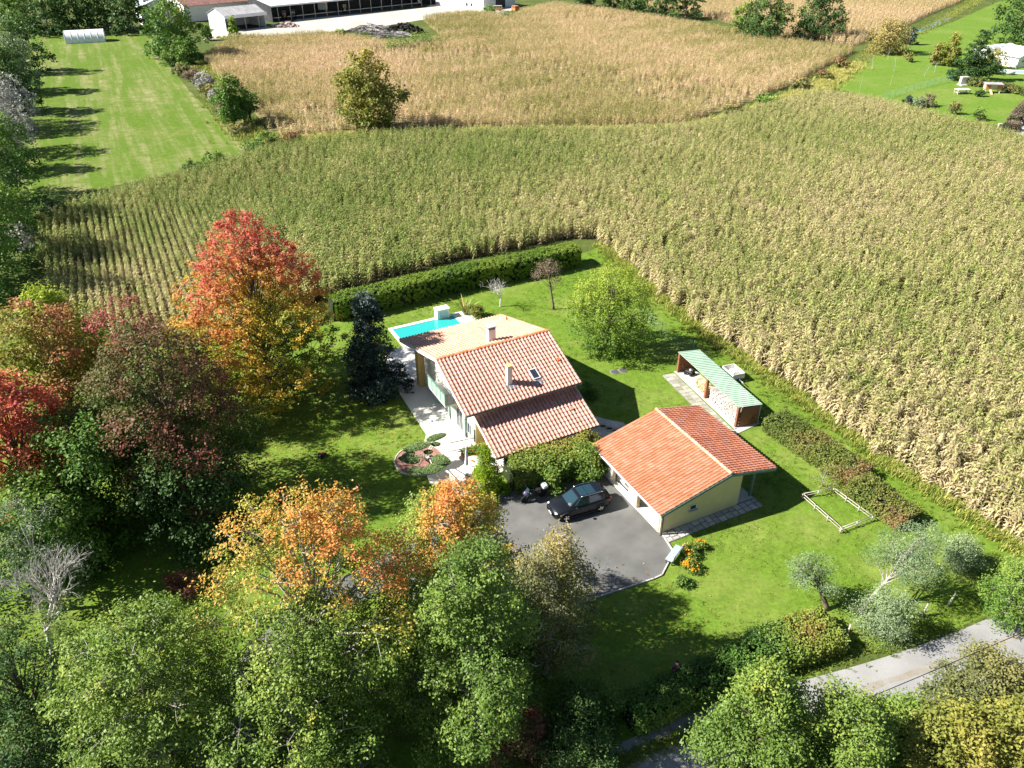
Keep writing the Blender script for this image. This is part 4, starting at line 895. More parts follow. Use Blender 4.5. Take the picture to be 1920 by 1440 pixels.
# --- the near oaks and the birch
tree('red_oak', 'large near oak, green below with amber and orange at its top', (-9.4, 25.2), 14.0, 1.2, 5.3, 'dome', 110000, .115, .5, 'leaf_oak', 'bark_pale', 80, .25, 34, .28, (-.05, .90, .68, .40), 41, .3, twigs=260, inner=.08, ell=(1.25, .9), openg=.24, spray=.8)
tree('red_oak', 'near oak with amber leaves, leaning over the lower lawn', at((270, 1310), 6.5), 10.8, 1.6, 4.4, 'dome', 62000, .125, .5, 'leaf_oak', 'bark_pale', 50, .27, 34, .27, (.08, .62, .45, .5), 42, .24, twigs=220, inner=.08, openg=.26, spray=.8)
tree('red_oak', 'near oak with russet red top overhanging the driveway', (-3.2, 30.4), 10.2, 1.0, 4.2, 'dome', 72000, .125, .5, 'leaf_oak', 'bark_pale', 60, .27, 34, .27, (-.05, .90, .62, .46), 43, .26, twigs=240, inner=.08, openg=.24, spray=.8)
tree('red_oak', 'fresh green oak between the amber oak and the birch', (-1.9, 23.9), 12.2, .8, 4.2, 'dome', 70000, .13, .5, 'leaf_oak', 'bark_pale', 40, .27, 34, .27, (.05, .45, .4, .5), 44, .2, twigs=160, openg=.24, spray=.8)
tree('red_oak', 'green oak at the foot of the amber oak beside the leaning one', at((545, 1345), 5.5), 9.4, .8, 4.2, 'dome', 56000, .13, .5, 'leaf_oak', 'bark_pale', 46, .27, 34, .27, (.0, .50, .5, .5), 145, .2, twigs=200, openg=.26, spray=.8)
tree('birch_tree', 'birch with white trunk and thin yellowish hanging leaves by the driveway', at((1022, 1262)), 10.6, 1.6, 2.6, 'egg', 26000, .12, .5, 'leaf_birch', 'bark_birch', 46, .30, 26, .20, (0, 1, .5, .5), 45, .13, droop=.40, twigs=240, openg=.25, lean=(.5, .3))
tree('reddish_shrub', 'dark reddish shrub under the birch beside the road', at((960, 1385), 1.6), 3.4, .1, 1.7, 'dome', 6000, .13, .5, 'leaf_purple', 'bark', 16, .36, 26, .2, (.35, .85, .4, .5), 46, .08, cat='shrub', stem='stem', crown='foliage')
tree('dark_shrub', 'dark evergreen shrub at the bend of the road', at((1090, 1345), 1.4), 3.0, .1, 1.8, 'dome', 7000, .13, .5, 'leaf_dark', 'bark', 16, .36, 26, .2, (.2, .9, .4, .5), 47, .08, cat='shrub', stem='stem', crown='foliage')
tree('dark_shrub', 'dense dark shrub hanging over the shaded road edge', at((1080, 1425), 1.2), 2.8, .1, 2.2, 'dome', 8000, .13, .5, 'leaf_dark', 'bark', 16, .36, 26, .2, (.1, .8, .4, .5), 48, .08, cat='shrub', stem='stem', crown='foliage')
tree('round_shrub', 'rounded green shrub beside the shaded lawn and birch', at((1130, 1320), .9), 2.0, .1, 1.25, 'dome', 5000, .11, .5, 'leaf_green', 'bark', 14, .36, 26, .17, (.1, .7, .4, .5), 49, .06, cat='shrub', stem='stem', crown='foliage')
tree('small_fir', 'bluish round conifer on the shaded lawn behind the amber oak', at((522, 965), .8), 1.9, .1, 1.3, 'dome', 3500, .13, .35, 'leaf_spruce', 'bark', 14, .36, 26, .17, (.3, 1, .4, .5), 50, .06, cat='shrub', stem='stem', crown='foliage')
tree('maroon_shrub', 'small maroon shrub on the shaded lower lawn', at((338, 1098), .6), 1.3, .1, 1.1, 'dome', 2600, .11, .5, 'leaf_purple', 'bark', 12, .36, 26, .15, (.5, .9, .4, .5), 51, .05, cat='shrub', stem='stem', crown='foliage')
# --- bottom right corner beyond the road
tree('roadside_oak', 'glossy green oak standing over the gravel road', at((1425, 1360), 5.0), 8.8, .6, 2.75, 'egg', 40000, .115, .55, 'leaf_oak', 'bark', 44, .3, 34, .22, (.0, .58, .55, .45), 61, .18, twigs=90)
tree('roadside_oak', 'second glossy green oak, between the first and the yellow shrubs', at((1575, 1385), 4.5), 7.4, .5, 2.6, 'dome', 34000, .115, .55, 'leaf_oak', 'bark', 40, .3, 34, .22, (.0, .55, .55, .45), 62, .16, twigs=90)
tree('yellowing_tree', 'low yellowing leafy tree beyond the gravel road', at((1790, 1400), 3.5), 5.6, .3, 3.0, 'dome', 26000, .14, .55, 'leaf_yellow', 'bark', 40, .3, 34, .22, (-.1, .8, .5, .5), 63, .14, twigs=60)
tree('yellowing_tree', 'yellowing tree beside the olive green thicket of the road', at((1905, 1390), 3.5), 5.8, .3, 2.6, 'dome', 16000, .14, .55, 'leaf_yellow', 'bark', 30, .3, 34, .22, (0, .85, .5, .5), 64, .14)
tree('olive_thicket', 'olive green thicket on the far side of the road', at((1850, 1285), 3.0), 5.2, .3, 2.3, 'dome', 20000, .13, .5, 'leaf_birch', 'bark_pale', 34, .3, 30, .22, (0, .7, .5, .5), 65, .12, twigs=160, openg=.15)
tree('olive_thicket', 'leafy green thicket between the second oak and the yellowing tree', at((1700, 1370), 2.2), 3.9, .2, 2.0, 'dome', 13000, .13, .5, 'leaf_green', 'bark_pale', 26, .3, 30, .22, (.3, 1, .5, .5), 66, .1, twigs=60)
tree('pale_willow_shrub', 'pale green feathery shrub where the road leaves the lawn', at((1905, 1105), 2.4), 4.4, .2, 2.0, 'dome', 14000, .12, .4, 'leaf_green', 'bark_pale', 26, .32, 30, .22, (.3, 1, .5, .5), 67, .1, twigs=120, openg=.2)
# --- mimosas on the front lawn
tree('mimosa_tree', 'leaning grey green mimosa with forked dark trunk on the front lawn', at((1550, 1142)), 3.7, 1.5, 1.6, 'dome', 6000, .11, .3, 'leaf_silver', 'bark', 14, .34, 26, .2, (.1, .9, .4, .5), 71, .16, lean=(-1.9, .5), twigs=40, openg=.6)
tree('mimosa_tree', 'mimosa with long pale leaning trunk and feathery crown over the hedge', at((1612, 1150)), 4.6, 2.6, 2.0, 'dome', 12000, .11, .3, 'leaf_silver', 'bark_pale', 20, .36, 26, .22, (.1, .9, .4, .5), 72, .13, lean=(4.0, 2.2), twigs=60, openg=.45)
tree('mimosa_bush', 'round silvery green bush beside the road verge', at((1650, 1192)), 3.1, .15, 1.75, 'round', 9500, .11, .35, 'leaf_silver', 'bark_pale', 22, .36, 26, .22, (.2, 1, .5, .5), 73, .08, twigs=90, openg=.5, cat='shrub', stem='stem', crown='foliage')
tree('mimosa_bush', 'silvery bush under the leaning mimosa at the end of the rusty hedge', at((1790, 1062)), 2.2, .15, 1.35, 'round', 7000, .11, .35, 'leaf_silver', 'bark_pale', 18, .34, 26, .18, (.2, 1, .5, .5), 74, .07, cat='shrub', stem='stem', crown='foliage')
# --- bushes by the house and garage
hedge('laurel_hedge', 'broad low glossy laurel hedge in front of the lean-to roof', px((962, 902), (1030, 886), (1100, 868)), 2.9, 1.75, 26000, 'leaf_laurel', .14, 81, aut=(.1, .95, .15, .9), rough=.22, sig=.16)
tree('laurel_bush', 'glossy laurel bush beside the garage corner', at((1096, 888)), 2.3, .1, 1.5, 'dome', 11000, .16, .45, 'leaf_laurel', 'bark', 24, .34, 24, .2, (.0, .75, .5, .5), 82, .09, cat='shrub', stem='stem', crown='foliage')
tree('laurel_bush', 'low laurel shrub reaching over the driveway behind the motorcycle', at((1034, 916)), 1.7, .1, 1.0, 'dome', 4200, .15, .45, 'leaf_laurel', 'bark', 14, .36, 24, .16, (.1, .8, .5, .5), 83, .06, cat='shrub', stem='stem', crown='foliage')
tree('yellowish_bush', 'yellow green bush top against the lean-to eave', at((1092, 850)), 1.9, .1, 1.4, 'dome', 6000, .13, .5, 'leaf_yellow', 'bark', 18, .34, 24, .16, (.1, .75, .5, .5), 84, .07, ell=(1.4, .8), cat='shrub', stem='stem', crown='foliage')
tree('thuja_tree', 'pointed bright green thuja between the patio and the driveway', at((912, 930)), 4.6, .05, 1.4, 'cone', 22000, .09, .5, 'leaf_thuja', 'bark', 60, .34, 26, .12, (0, 1, .3, .6), 85, .09, cat='conifer', twigs=5)
tree('shade_shrub', 'dark shrub in the house shadow beside the path', at((1103, 745)), 1.4, .1, .8, 'dome', 2500, .11, .5, 'leaf_green', 'bark', 10, .36, 26, .13, (.0, .5, .4, .5), 86, .05, cat='shrub', stem='stem', crown='foliage')
tree('pool_shrub', 'round olive shrub beside the spiky flax plant', at((893, 596)), 1.2, .1, 1.05, 'dome', 3000, .11, .5, 'leaf_yellow', 'bark', 12, .36, 26, .13, (.0, .6, .4, .5), 87, .05, cat='shrub', stem='stem', crown='foliage')
for i, (p, h, r_, lb, am) in enumerate((((1290, 1040), .75, .62, 'orange marigold clump behind the blue bench', (.0, .74)), ((1292, 1066), .7, .55, 'orange marigold clump at the kerb end of the flower bed', (.0, .76)), ((1308, 1028), .6, .45, 'leafy marigold clump nearest the garage strip', (0, .7)), ((1280, 1096), .55, .45, 'small round green shrub alone on the front lawn', (0, .4)))):
    tree('flower_clump', lb, at(p), h, .05, r_, 'dome', 1500, .085, .7, 'flower', 'bark', 9, .4, 18, .1, (am[0], am[1], .6, .6), 90+i, .03, cat='flowers', stem='stem', crown='foliage', twigs=4)
# --- hedges
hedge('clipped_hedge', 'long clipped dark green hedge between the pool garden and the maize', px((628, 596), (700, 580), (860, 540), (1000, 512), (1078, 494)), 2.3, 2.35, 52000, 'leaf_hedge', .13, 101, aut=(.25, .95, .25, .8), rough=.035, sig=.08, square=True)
hedge('rusty_hedge', 'low rusty green spiraea hedge along the right side of the lawn', px((1452, 800), (1500, 832), (1560, 872), (1610, 905)), 2.5, 1.2, 19000, 'leaf_rusty', .12, 102, aut=(.1, 1.0, .1, 1.1), rough=.22)
hedge('rusty_hedge', 'continuation of the rusty hedge beside the fenced plot', px((1605, 920), (1650, 950), (1700, 985)), 2.3, 1.15, 11000, 'leaf_rusty', .12, 103, aut=(.05, .9, 0, 1.0), rough=.22)
hedge('road_hedge', 'bright green rounded hedge end in full sun beside the road', px((1420, 1238), (1490, 1215), (1550, 1195)), 2.5, 1.35, 17000, 'leaf_laurel', .12, 104, aut=(.2, .85, 0, 1.0), rough=.15)
hedge('road_hedge', 'long dark hedge in tree shade along the gravel road', px((1180, 1352), (1260, 1318), (1340, 1278), (1420, 1240)), 1.7, 1.3, 16000, 'leaf_green', .12, 105, aut=(.0, .8, 0, 1.0), rough=.2)
# thin shrub arch at the fenced plot
tree('bare_shrub', 'thin twiggy shrub at the head of the fenced plot', at((1540, 912)), 1.9, .3, 1.2, 'dome', 900, .10, .5, 'leaf_yellow', 'bark_pale', 12, .36, 12, .2, (.2, .9, .4, .5), 110, .05, cat='shrub', stem='stem', crown='foliage', twigs=70)

# --- background trees
BT = 'trees beyond the garden'
def bgtree(nm, lb, p, h, r_, m='leaf_green', shape='dome', n=5200, leaf=.34, seed=1, aut=(0, .7, .5, .5), z0=.4, **kw):
    return tree(nm, lb, at(p), h, z0, r_, shape, n, leaf, .62, m, kw.pop('bark', 'bark'), kw.pop('lobes', 28), kw.pop('lr', .32), 20, kw.pop('sig', .042*r_+.16), aut, seed, kw.pop('trunk', .25), twigs=kw.pop('twigs', 20), **kw)
bgtree('field_tree', 'lone bushy yellow green tree at the edge of the dry maize', (690, 246), 13.6, 7.0, 'leaf_yellow', 'egg', 13000, .40, 201, (0, .85, .6, .5))
bgtree('field_tree', 'dark green tree with a side limb beside the meadow corner', (440, 236), 9.6, 3.6, 'leaf_green', 'egg', 6500, .34, 202, (.1, .8, .5, .5))
bgtree('field_tree', 'small dark tree leaning from the meadow hedge over the dry maize', (470, 226), 5.6, 2.9, 'leaf_green', 'dome', 3500, .32, 203, (0, .6, .5, .5), z0=1.6)
bgtree('meadow_tree', 'big rounded grey green tree at the far meadow corner by the farm', (332, 108), 15.5, 8.6, 'leaf_green', 'dome', 8000, .55, 204, (.15, .8, .4, .5))
bgtree('meadow_tree', 'green bush under the rounded tree along the meadow edge', (352, 122), 6.5, 4.2, 'leaf_green', 'dome', 3500, .42, 205, (.1, .7, .4, .5))
bgtree('young_tree', 'slim pale green young tree in front of the white shed', (440, 70), 6.5, 2.2, 'leaf_lime', 'cone', 1800, .4, 206, (.0, .7, .4, .5))
bgtree('young_tree', 'small grey green sapling beside the farm track', (392, 76), 4.2, 1.6, 'leaf_green', 'cone', 900, .4, 207, (.2, .7, .4, .5))
for i, (p, h, r_, lb) in enumerate((((95, 66), 16, 9, 'dark broadleaf tree left of the white tunnel'), ((150, 58), 18, 10, 'tall dark broadleaf tree right behind the white tunnel'), ((205, 56), 17, 10, 'dark spreading tree between the tunnel and the farm'), ((245, 62), 15, 8, 'dark tree touching the white farm building'), ((40, 58), 17, 9, 'large green tree at the far meadow corner left of the tunnel'))):
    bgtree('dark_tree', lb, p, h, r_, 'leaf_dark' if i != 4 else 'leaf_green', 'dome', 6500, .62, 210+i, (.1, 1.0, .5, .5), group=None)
rowp = [((30, 138), 13, 6.5, 'leaf_dark', 'dark tree at the upper end of the meadow row'), ((22, 176), 12, 5.6, 'leaf_silver', 'dusty olive tree in the meadow row'), ((18, 212), 12.5, 5.2, 'leaf_dark', 'deep green tree in the middle of the meadow row'),
        ((16, 250), 10.5, 4.6, 'leaf_grey', 'grey half bare tree in the meadow row'), ((-2, 290), 12.5, 4.8, 'leaf_grey', 'pale grey leafless looking tree in the meadow row'), ((2, 322), 10.5, 4.2, 'leaf_green', 'light green tree at the foot of the grey tree'),
        ((-8, 372), 12, 4.8, 'leaf_green', 'yellow green tree facing the corner of the meadow'), ((-14, 428), 12.5, 5.0, 'leaf_dark', 'dark tree next to the yellow grass strip'), ((-10, 500), 12, 5.2, 'leaf_green', 'deep green tree beside the end of the maize rows'), ((-60, 560), 13, 5.5, 'leaf_green', 'tree of the belt shading the maize row ends'), ((-40, 240), 15, 6, 'leaf_dark', 'tall dark tree behind the meadow row')]
for i, (p, h, r_, mm, lb) in enumerate(rowp):
    bgtree('row_tree', lb, (p[0]+14, p[1]), h, r_+.6, mm, 'dome', 7500, .30 if p[1] > 230 else .42, 230+i, (.05, .85, .5, .5), bark='bark_dead' if mm == 'leaf_grey' else 'bark', twigs=120 if mm == 'leaf_grey' else 20, openg=.25 if mm == 'leaf_grey' else 0)
for i, (p, h, r_, lb) in enumerate((((1436, 74), 13.5, 8.5, 'left oak of the dark pair at the edge of the pale maize'), ((1530, 72), 13.5, 8.5, 'right oak of the dark pair, wider and rounder'))):
    bgtree('oak_tree', lb, p, h, r_, 'leaf_dark', 'dome', 8500, .5, 260+i, (.25, 1.0, .5, .5))
bgtree('oak_tree', 'lighter green shrub at the left foot of the oak pair', (1395, 60), 9, 4.5, 'leaf_green', 'dome', 3200, .5, 262, (.4, 1, .5, .5))
for i, (p, h, r_, lb) in enumerate((((1095, 12), 6, 5, 'small dark tree far behind the dry maize, left of the group'), ((1150, 18), 8, 6, 'dark tree far behind the dry maize beside the small one'), ((1190, 22), 7, 5.5, 'round dark tree far behind the dry maize in mid group'), ((1235, 30), 12, 7, 'taller dark tree of the far group'), ((1285, 36), 13, 7.5, 'dark tree at the right end of the far group'))):
    bgtree('far_tree', lb, p, h, r_, 'leaf_dark', 'dome', 3200, .6, 270+i, (.25, 1, .5, .5), lobes=20)
bgtree('willow_tree', 'golden weeping willow beside the bare fruit trees', (1662, 100), 9.5, 6.0, 'leaf_willow', 'dome', 9000, .36, 280, (.1, 1, .6, .4), droop=1.4, z0=1.0, bark='bark_pale')
bgtree('blue_conifer', 'small bluish conifer beside the willow', (1706, 84), 5.2, 1.9, 'leaf_spruce', 'cone', 1600, .34, 281, (.6, 1, .3, .4))
bgtree('spruce_tree', 'dark pointed spruce leaning in the neighbour garden', (1812, 152), 11.0, 4.6, 'leaf_dark', 'cone', 9000, .34, 282, (.0, .7, .4, .5), lean=(1.2, 0), flat=.35, lobes=44)
bgtree('yellow_conifer', 'yellow brown bushy tree left of the dark spruce', (1775, 124), 8.0, 3.0, 'leaf_yellow', 'egg', 3600, .34, 283, (.1, .8, .6, .5))
bgtree('brown_shrub', 'slim browning shrub at the foot of the yellow bushy tree', (1752, 122), 5.2, 1.7, 'leaf_willow', 'egg', 1500, .32, 284, (.0, .7, .6, .5))
bgtree('corner_oak', 'large dark oak overhanging the neighbour garden', (1930, 82), 18, 12.5, 'leaf_dark', 'dome', 9000, .6, 285, (.2, 1, .5, .5))
bgtree('corner_oak', 'dark oak further back beside the meadow stream', (1960, 20), 16, 11, 'leaf_dark', 'dome', 5500, .6, 286, (.2, 1, .5, .5))
bgtree('garden_shrub', 'yellow green shrub beside the plastic tunnel', (1855, 128), 4.4, 3.6, 'leaf_yellow', 'dome', 2600, .32, 287, (.1, .9, .6, .5))
bgtree('garden_shrub', 'dark round shrub shading the grass before the pool', (1862, 138), 2.6, 2.4, 'leaf_dark', 'dome', 1500, .3, 288, (.1, .6, .6, .5))
bgtree('garden_shrub', 'small round shrub between the young fruit trees', (1703, 116), 2.2, 1.6, 'leaf_yellow', 'dome', 700, .26, 289, (.2, .8, .6, .5))
for i, (p, h, r_, mm, lb) in enumerate((((1702, 196), 1.6, 1.2, 'leaf_spruce', 'blue green shrub at the lawn corner over the maize'), ((1722, 202), 1.9, 1.6, 'leaf_silver', 'grey shrub at the maize edge of the neighbour lawn'), ((1738, 200), 2.4, 1.7, 'leaf_brown', 'brownish shrub at the maize edge'), ((1785, 214), 2.2, 1.6, 'leaf_birch', 'thin shrub at the maize edge of the neighbour lawn'), ((1832, 226), 2.4, 1.6, 'leaf_green', 'green shrub at the maize edge near the wall'), ((1836, 181), 1.3, .9, 'leaf_dark', 'tiny dark tree before the hutch'))):
    bgtree('edge_shrub', lb, p, h, r_, mm, 'dome', 700, .26, 300+i, (.1, .9, .5, .5), lobes=12)
for i, (p, h, r_, mm, lb) in enumerate((((505, 275), 2.4, 2.2, 'leaf_green', 'green bramble clump at the meadow corner'), ((480, 284), 2.0, 2.6, 'leaf_green', 'bramble clump spilling along the meadow foot'), ((545, 268), 1.6, 1.6, 'leaf_rusty', 'reddish bramble at the start of the ditch'), ((360, 325), 1.3, 2.0, 'leaf_dark', 'low dark bramble between meadow and maize'), ((405, 305), 1.4, 1.8, 'leaf_green', 'low bramble on the meadow foot bank'), ((100, 402), 2.2, 2.4, 'leaf_dark', 'dark bramble beside the yellow grass strip'), ((318, 122), 3.0, 2.6, 'leaf_green', 'low green scrub below the rounded meadow tree'), ((345, 142), 2.6, 2.4, 'leaf_birch', 'olive scrub on the upper meadow side'), ((366, 152), 2.8, 2.2, 'leaf_brown', 'brown scrub on the upper meadow side'), ((398, 182), 2.4, 2.0, 'leaf_birch', 'olive scrub between the grey thickets'), ((424, 214), 2.6, 2.2, 'leaf_brown', 'brown scrub left of the dark limbed tree'), ((452, 250), 2.0, 2.2, 'leaf_birch', 'olive scrub at the lower meadow side'), ((385, 165), 3.2, 2.2, 'leaf_grey', 'grey leafless thicket on the meadow side'), ((410, 195), 3.0, 2.0, 'leaf_grey', 'second grey thicket on the meadow side'), ((45, 470), 3.4, 2.0, 'leaf_grey', 'grey bare thicket at the end of the maize rows'),
    ((1545, 150), 2.0, 2.0, 'leaf_rusty', 'bramble on the ditch beside the neighbour lawn'), ((1500, 168), 2.2, 2.4, 'leaf_birch', 'olive bramble along the ditch'), ((1575, 130), 2.4, 2.2, 'leaf_rusty', 'reddish bramble on the ditch bend'), ((1440, 196), 1.8, 2.6, 'leaf_green', 'green bramble in the ditch'), ((1380, 216), 1.6, 2.4, 'leaf_birch', 'olive bramble by the ditch end'),
    ((795, 88), 3.4, 5.0, 'leaf_green', 'rounded green bramble mound below the black heap'), ((745, 94), 2.2, 4.0, 'leaf_green', 'green bramble below the brush heap'), ((640, 66), 1.5, 2.0, 'leaf_green', 'low green bush on the grass before the yard'), ((918, 26), 3, 3.4, 'leaf_green', 'weedy bush in front of the orange van'), ((945, 34), 2.0, 4.0, 'leaf_silver', 'grey green weeds around the rubble'))):
    bgtree('bramble', lb, p, h, r_, mm, 'dome', 1500, .26 if p[1] > 220 else .34, 320+i, (.1, .9, .5, .5), lobes=14, lr=.4, bark='bark_dead', cat='shrub', stem='stem', crown='foliage', trunk=.08)

# --- bare trees
def bare_tree(name, label, base, h, spread, seed, bark='bark_dead', depth=5, r0=.12, start=.28, tilt=(0, 0), kids=3, cat='tree'):
    rr = random.Random(seed); root = empty(name, (base[0], base[1], 0), label, cat); mb = MB(); tw = MB()
    def grow(p, d, ln, r, lev):
        q = p+d*ln*.5+Vector((rr.uniform(-.06, .06), rr.uniform(-.06, .06), 0))*ln; e = q+(d+Vector((rr.uniform(-.25, .25), rr.uniform(-.25, .25), .1))).normalized()*ln*.5
        (mb if lev < 2 else tw).tube([p, q, e], [r, r*.8, r*.58], 6 if lev < 2 else 4, cap=False)
        if lev >= depth: return
        for k in range(kids+(1 if lev == 1 else 0)):
            a = rr.uniform(0, 6.28); s = spread*rr.uniform(.5, 1.2); dd = (d+Vector((math.cos(a)*s, math.sin(a)*s, rr.uniform(-.15, .45)))).normalized()
            st = p+(e-p)*rr.uniform(.45, 1.0) if k else e
            grow(st, dd, ln*rr.uniform(.6, .85), r*.55, lev+1)
    grow(Vector((0, 0, 0)), Vector((tilt[0], tilt[1], 1)).normalized(), h*start, r0, 0)
    mb.build('trunk', MATS[bark], root); tw.build('branches', MATS[bark], root)
    return root
bare_tree('bare_tree', 'small pale leafless tree on the lawn between hedge and pool', gp2(938, 575), 5.4, 1.2, 5, 'bark_birch', 5, .08, .25, kids=3)
bare_tree('dead_tree', 'grey dead tree with bare crooked branches at the edge of the belt', at((45, 1130), 5.0), 9.0, .9, 8, 'bark_dead', 5, .20, .30, (.15, .1), kids=3)
for i, (p, h, lb) in enumerate((((1634, 127), 4.2, 'bare pale fruit tree nearest the ditch on the neighbour lawn'), ((1676, 134), 5.0, 'wider bare fruit tree right of the ditch tree'), ((1664, 112), 4.2, 'bare pale tree at the foot of the willow'), ((1733, 143), 4.0, 'thin bare fruit tree left of the dark spruce'), ((1752, 136), 3.6, 'thin bare fruit tree against the brown shrub'))):
    bare_tree('fruit_tree', lb, gp2(*p), h, .8, 20+i, 'bark_dead', 5, .055, .28, kids=2)
for i, (p, h, lb) in enumerate((((1610, 177), 4.0, 'tall thin sapling at the maize edge of the neighbour lawn'), ((1669, 160), 2.4, 'thin staked sapling in the middle of the neighbour lawn'))):
    bare_tree('sapling', lb, gp2(*p), h, .35, 30+i, 'bark_dead', 2, .03, .45, (.12, .1), kids=1)
bare_tree('leafless_shrub', 'grey leafless shrub on the verge between the silvery bush and the road', at((1690, 1205)), 2.2, .8, 41, 'bark_dead', 4, .05, .3, kids=2)
# spiky flax plant
fl = empty('flax_plant', gp(872, 592), 'spiky yellow striped flax plant beside the pool', 'plant')
rr_ = random.Random(4)
for k in range(46):
    a = rr_.uniform(0, 6.28); t = rr_.uniform(.12, .85); L = rr_.uniform(1.5, 2.5); w_ = .06; c, s = math.cos(a), math.sin(a)
    pts = []
    for q in (0, .4, .75, 1): pts.append((c*(L*t*q*(.6+.5*q)), s*(L*t*q*(.6+.5*q)), L*q*(1-.35*t*q)))
    mb = MB(); V = []
    for q, p in zip((.7, 1, .7, .06), pts): V += [(p[0]-s*w_*q, p[1]+c*w_*q, p[2]), (p[0]+s*w_*q, p[1]-c*w_*q, p[2])]
    mb.add(V, [(0, 1, 3, 2), (2, 3, 5, 4), (4, 5, 7, 6)]).build('leaf', mat('flax_leaf', (.30, .30, .07), .5, .3, 2, col2=(.14, .19, .03)) if k % 3 else mat('flax_leaf_pale', (.52, .46, .16), .5, .2, 2), fl)

# fallen leaves lying on the lawn under the trees
rr = np.random.default_rng(91); FL = []
for p, r_, n_ in (((520, 770), 7, 1600), ((330, 960), 8, 1200), ((560, 1250), 9, 900), ((640, 800), 7, 500), ((1200, 1200), 6, 300), ((900, 1230), 7, 700), ((1060, 1180), 4, 260), ((200, 1150), 8, 600), ((720, 900), 7, 400)):
    g = gp(*p); FL.append(np.column_stack([g.x+rr.normal(0, r_*.55, n_), g.y+rr.normal(0, r_*.5, n_), np.full(n_, .05)]))
FL = np.vstack(FL); leaf_mat('leaf_litter', [(0, (.12, .06, .02)), (.4, (.22, .10, .03)), (.7, (.30, .17, .04)), (1, (.34, .24, .06))])
o = leaf_object('fallen_leaves', FL, np.tile([0, 0, 1.0], (len(FL), 1)), rr.random(len(FL)), rr.random(len(FL)), .09, .055, MATS['leaf_litter'], None, up=1.2, rnd=.3, seed=3); tag(o, 'fallen brown and yellow leaves strewn under the garden trees', 'leaves')
# ------------------------------------------------------------------ vehicles
mat('paint_dark', (.010, .012, .016), .25, .1, 1, spec=.45, coat=.4)
mat('paint_white', (.78, .78, .78), .3, .03, 1, spec=.5, coat=.6)
mat('paint_orange', (.72, .30, .05), .4, .05, 1, coat=.4)
mat('paint_red_orange', (.70, .20, .06), .4, .05, 1, coat=.4)
mat('paint_cream', (.75, .70, .60), .4, .05, 1, coat=.4)
mat('plastic_black', (.022, .022, .024), .55, .1, 4)
mat('chrome', (.75, .75, .77), .18, .03, 3, metal=1.0)
mat('lamp_red', (.45, .02, .02), .2, .1, 3, spec=.6)
mat('lamp_clear', (.75, .76, .80), .08, .05, 3, spec=.8)
mat('car_glass', (.020, .050, .065), .04, .05, 1, spec=.9)
mat('cloth_grey', (.16, .155, .165), .9, .2, 8)
def wheel(parent, c, r=.35, w=.24, spokes=5):
    o = MB(); Mx = Matrix.Rotation(math.pi/2, 3, 'X')
    t = MB().lathe([(r*.62, -w/2), (r*.9, -w/2), (r, -w*.32), (r, w*.32), (r*.9, w/2), (r*.62, w/2)], c, 20, Mx).build('wheel', MATS['black_rubber'], parent)
    rim = MB()
    for k in range(spokes):
        a = 2*math.pi*k/spokes; s = 1 if c[1] > 0 else -1
        rim.box((c[0]+math.cos(a)*r*.33, c[1]+s*w*.5, c[2]+math.sin(a)*r*.33), (r*.60, .03, r*.22), ry=-a)
    rim.lathe([(0.02, -.02), (r*.18, -.02), (r*.18, .02), (.02, .02)], (c[0], c[1]+(1 if c[1] > 0 else -1)*w*.5, c[2]), 10, Mx)
    rim.build('rim', MATS['chrome'], t)
    return t
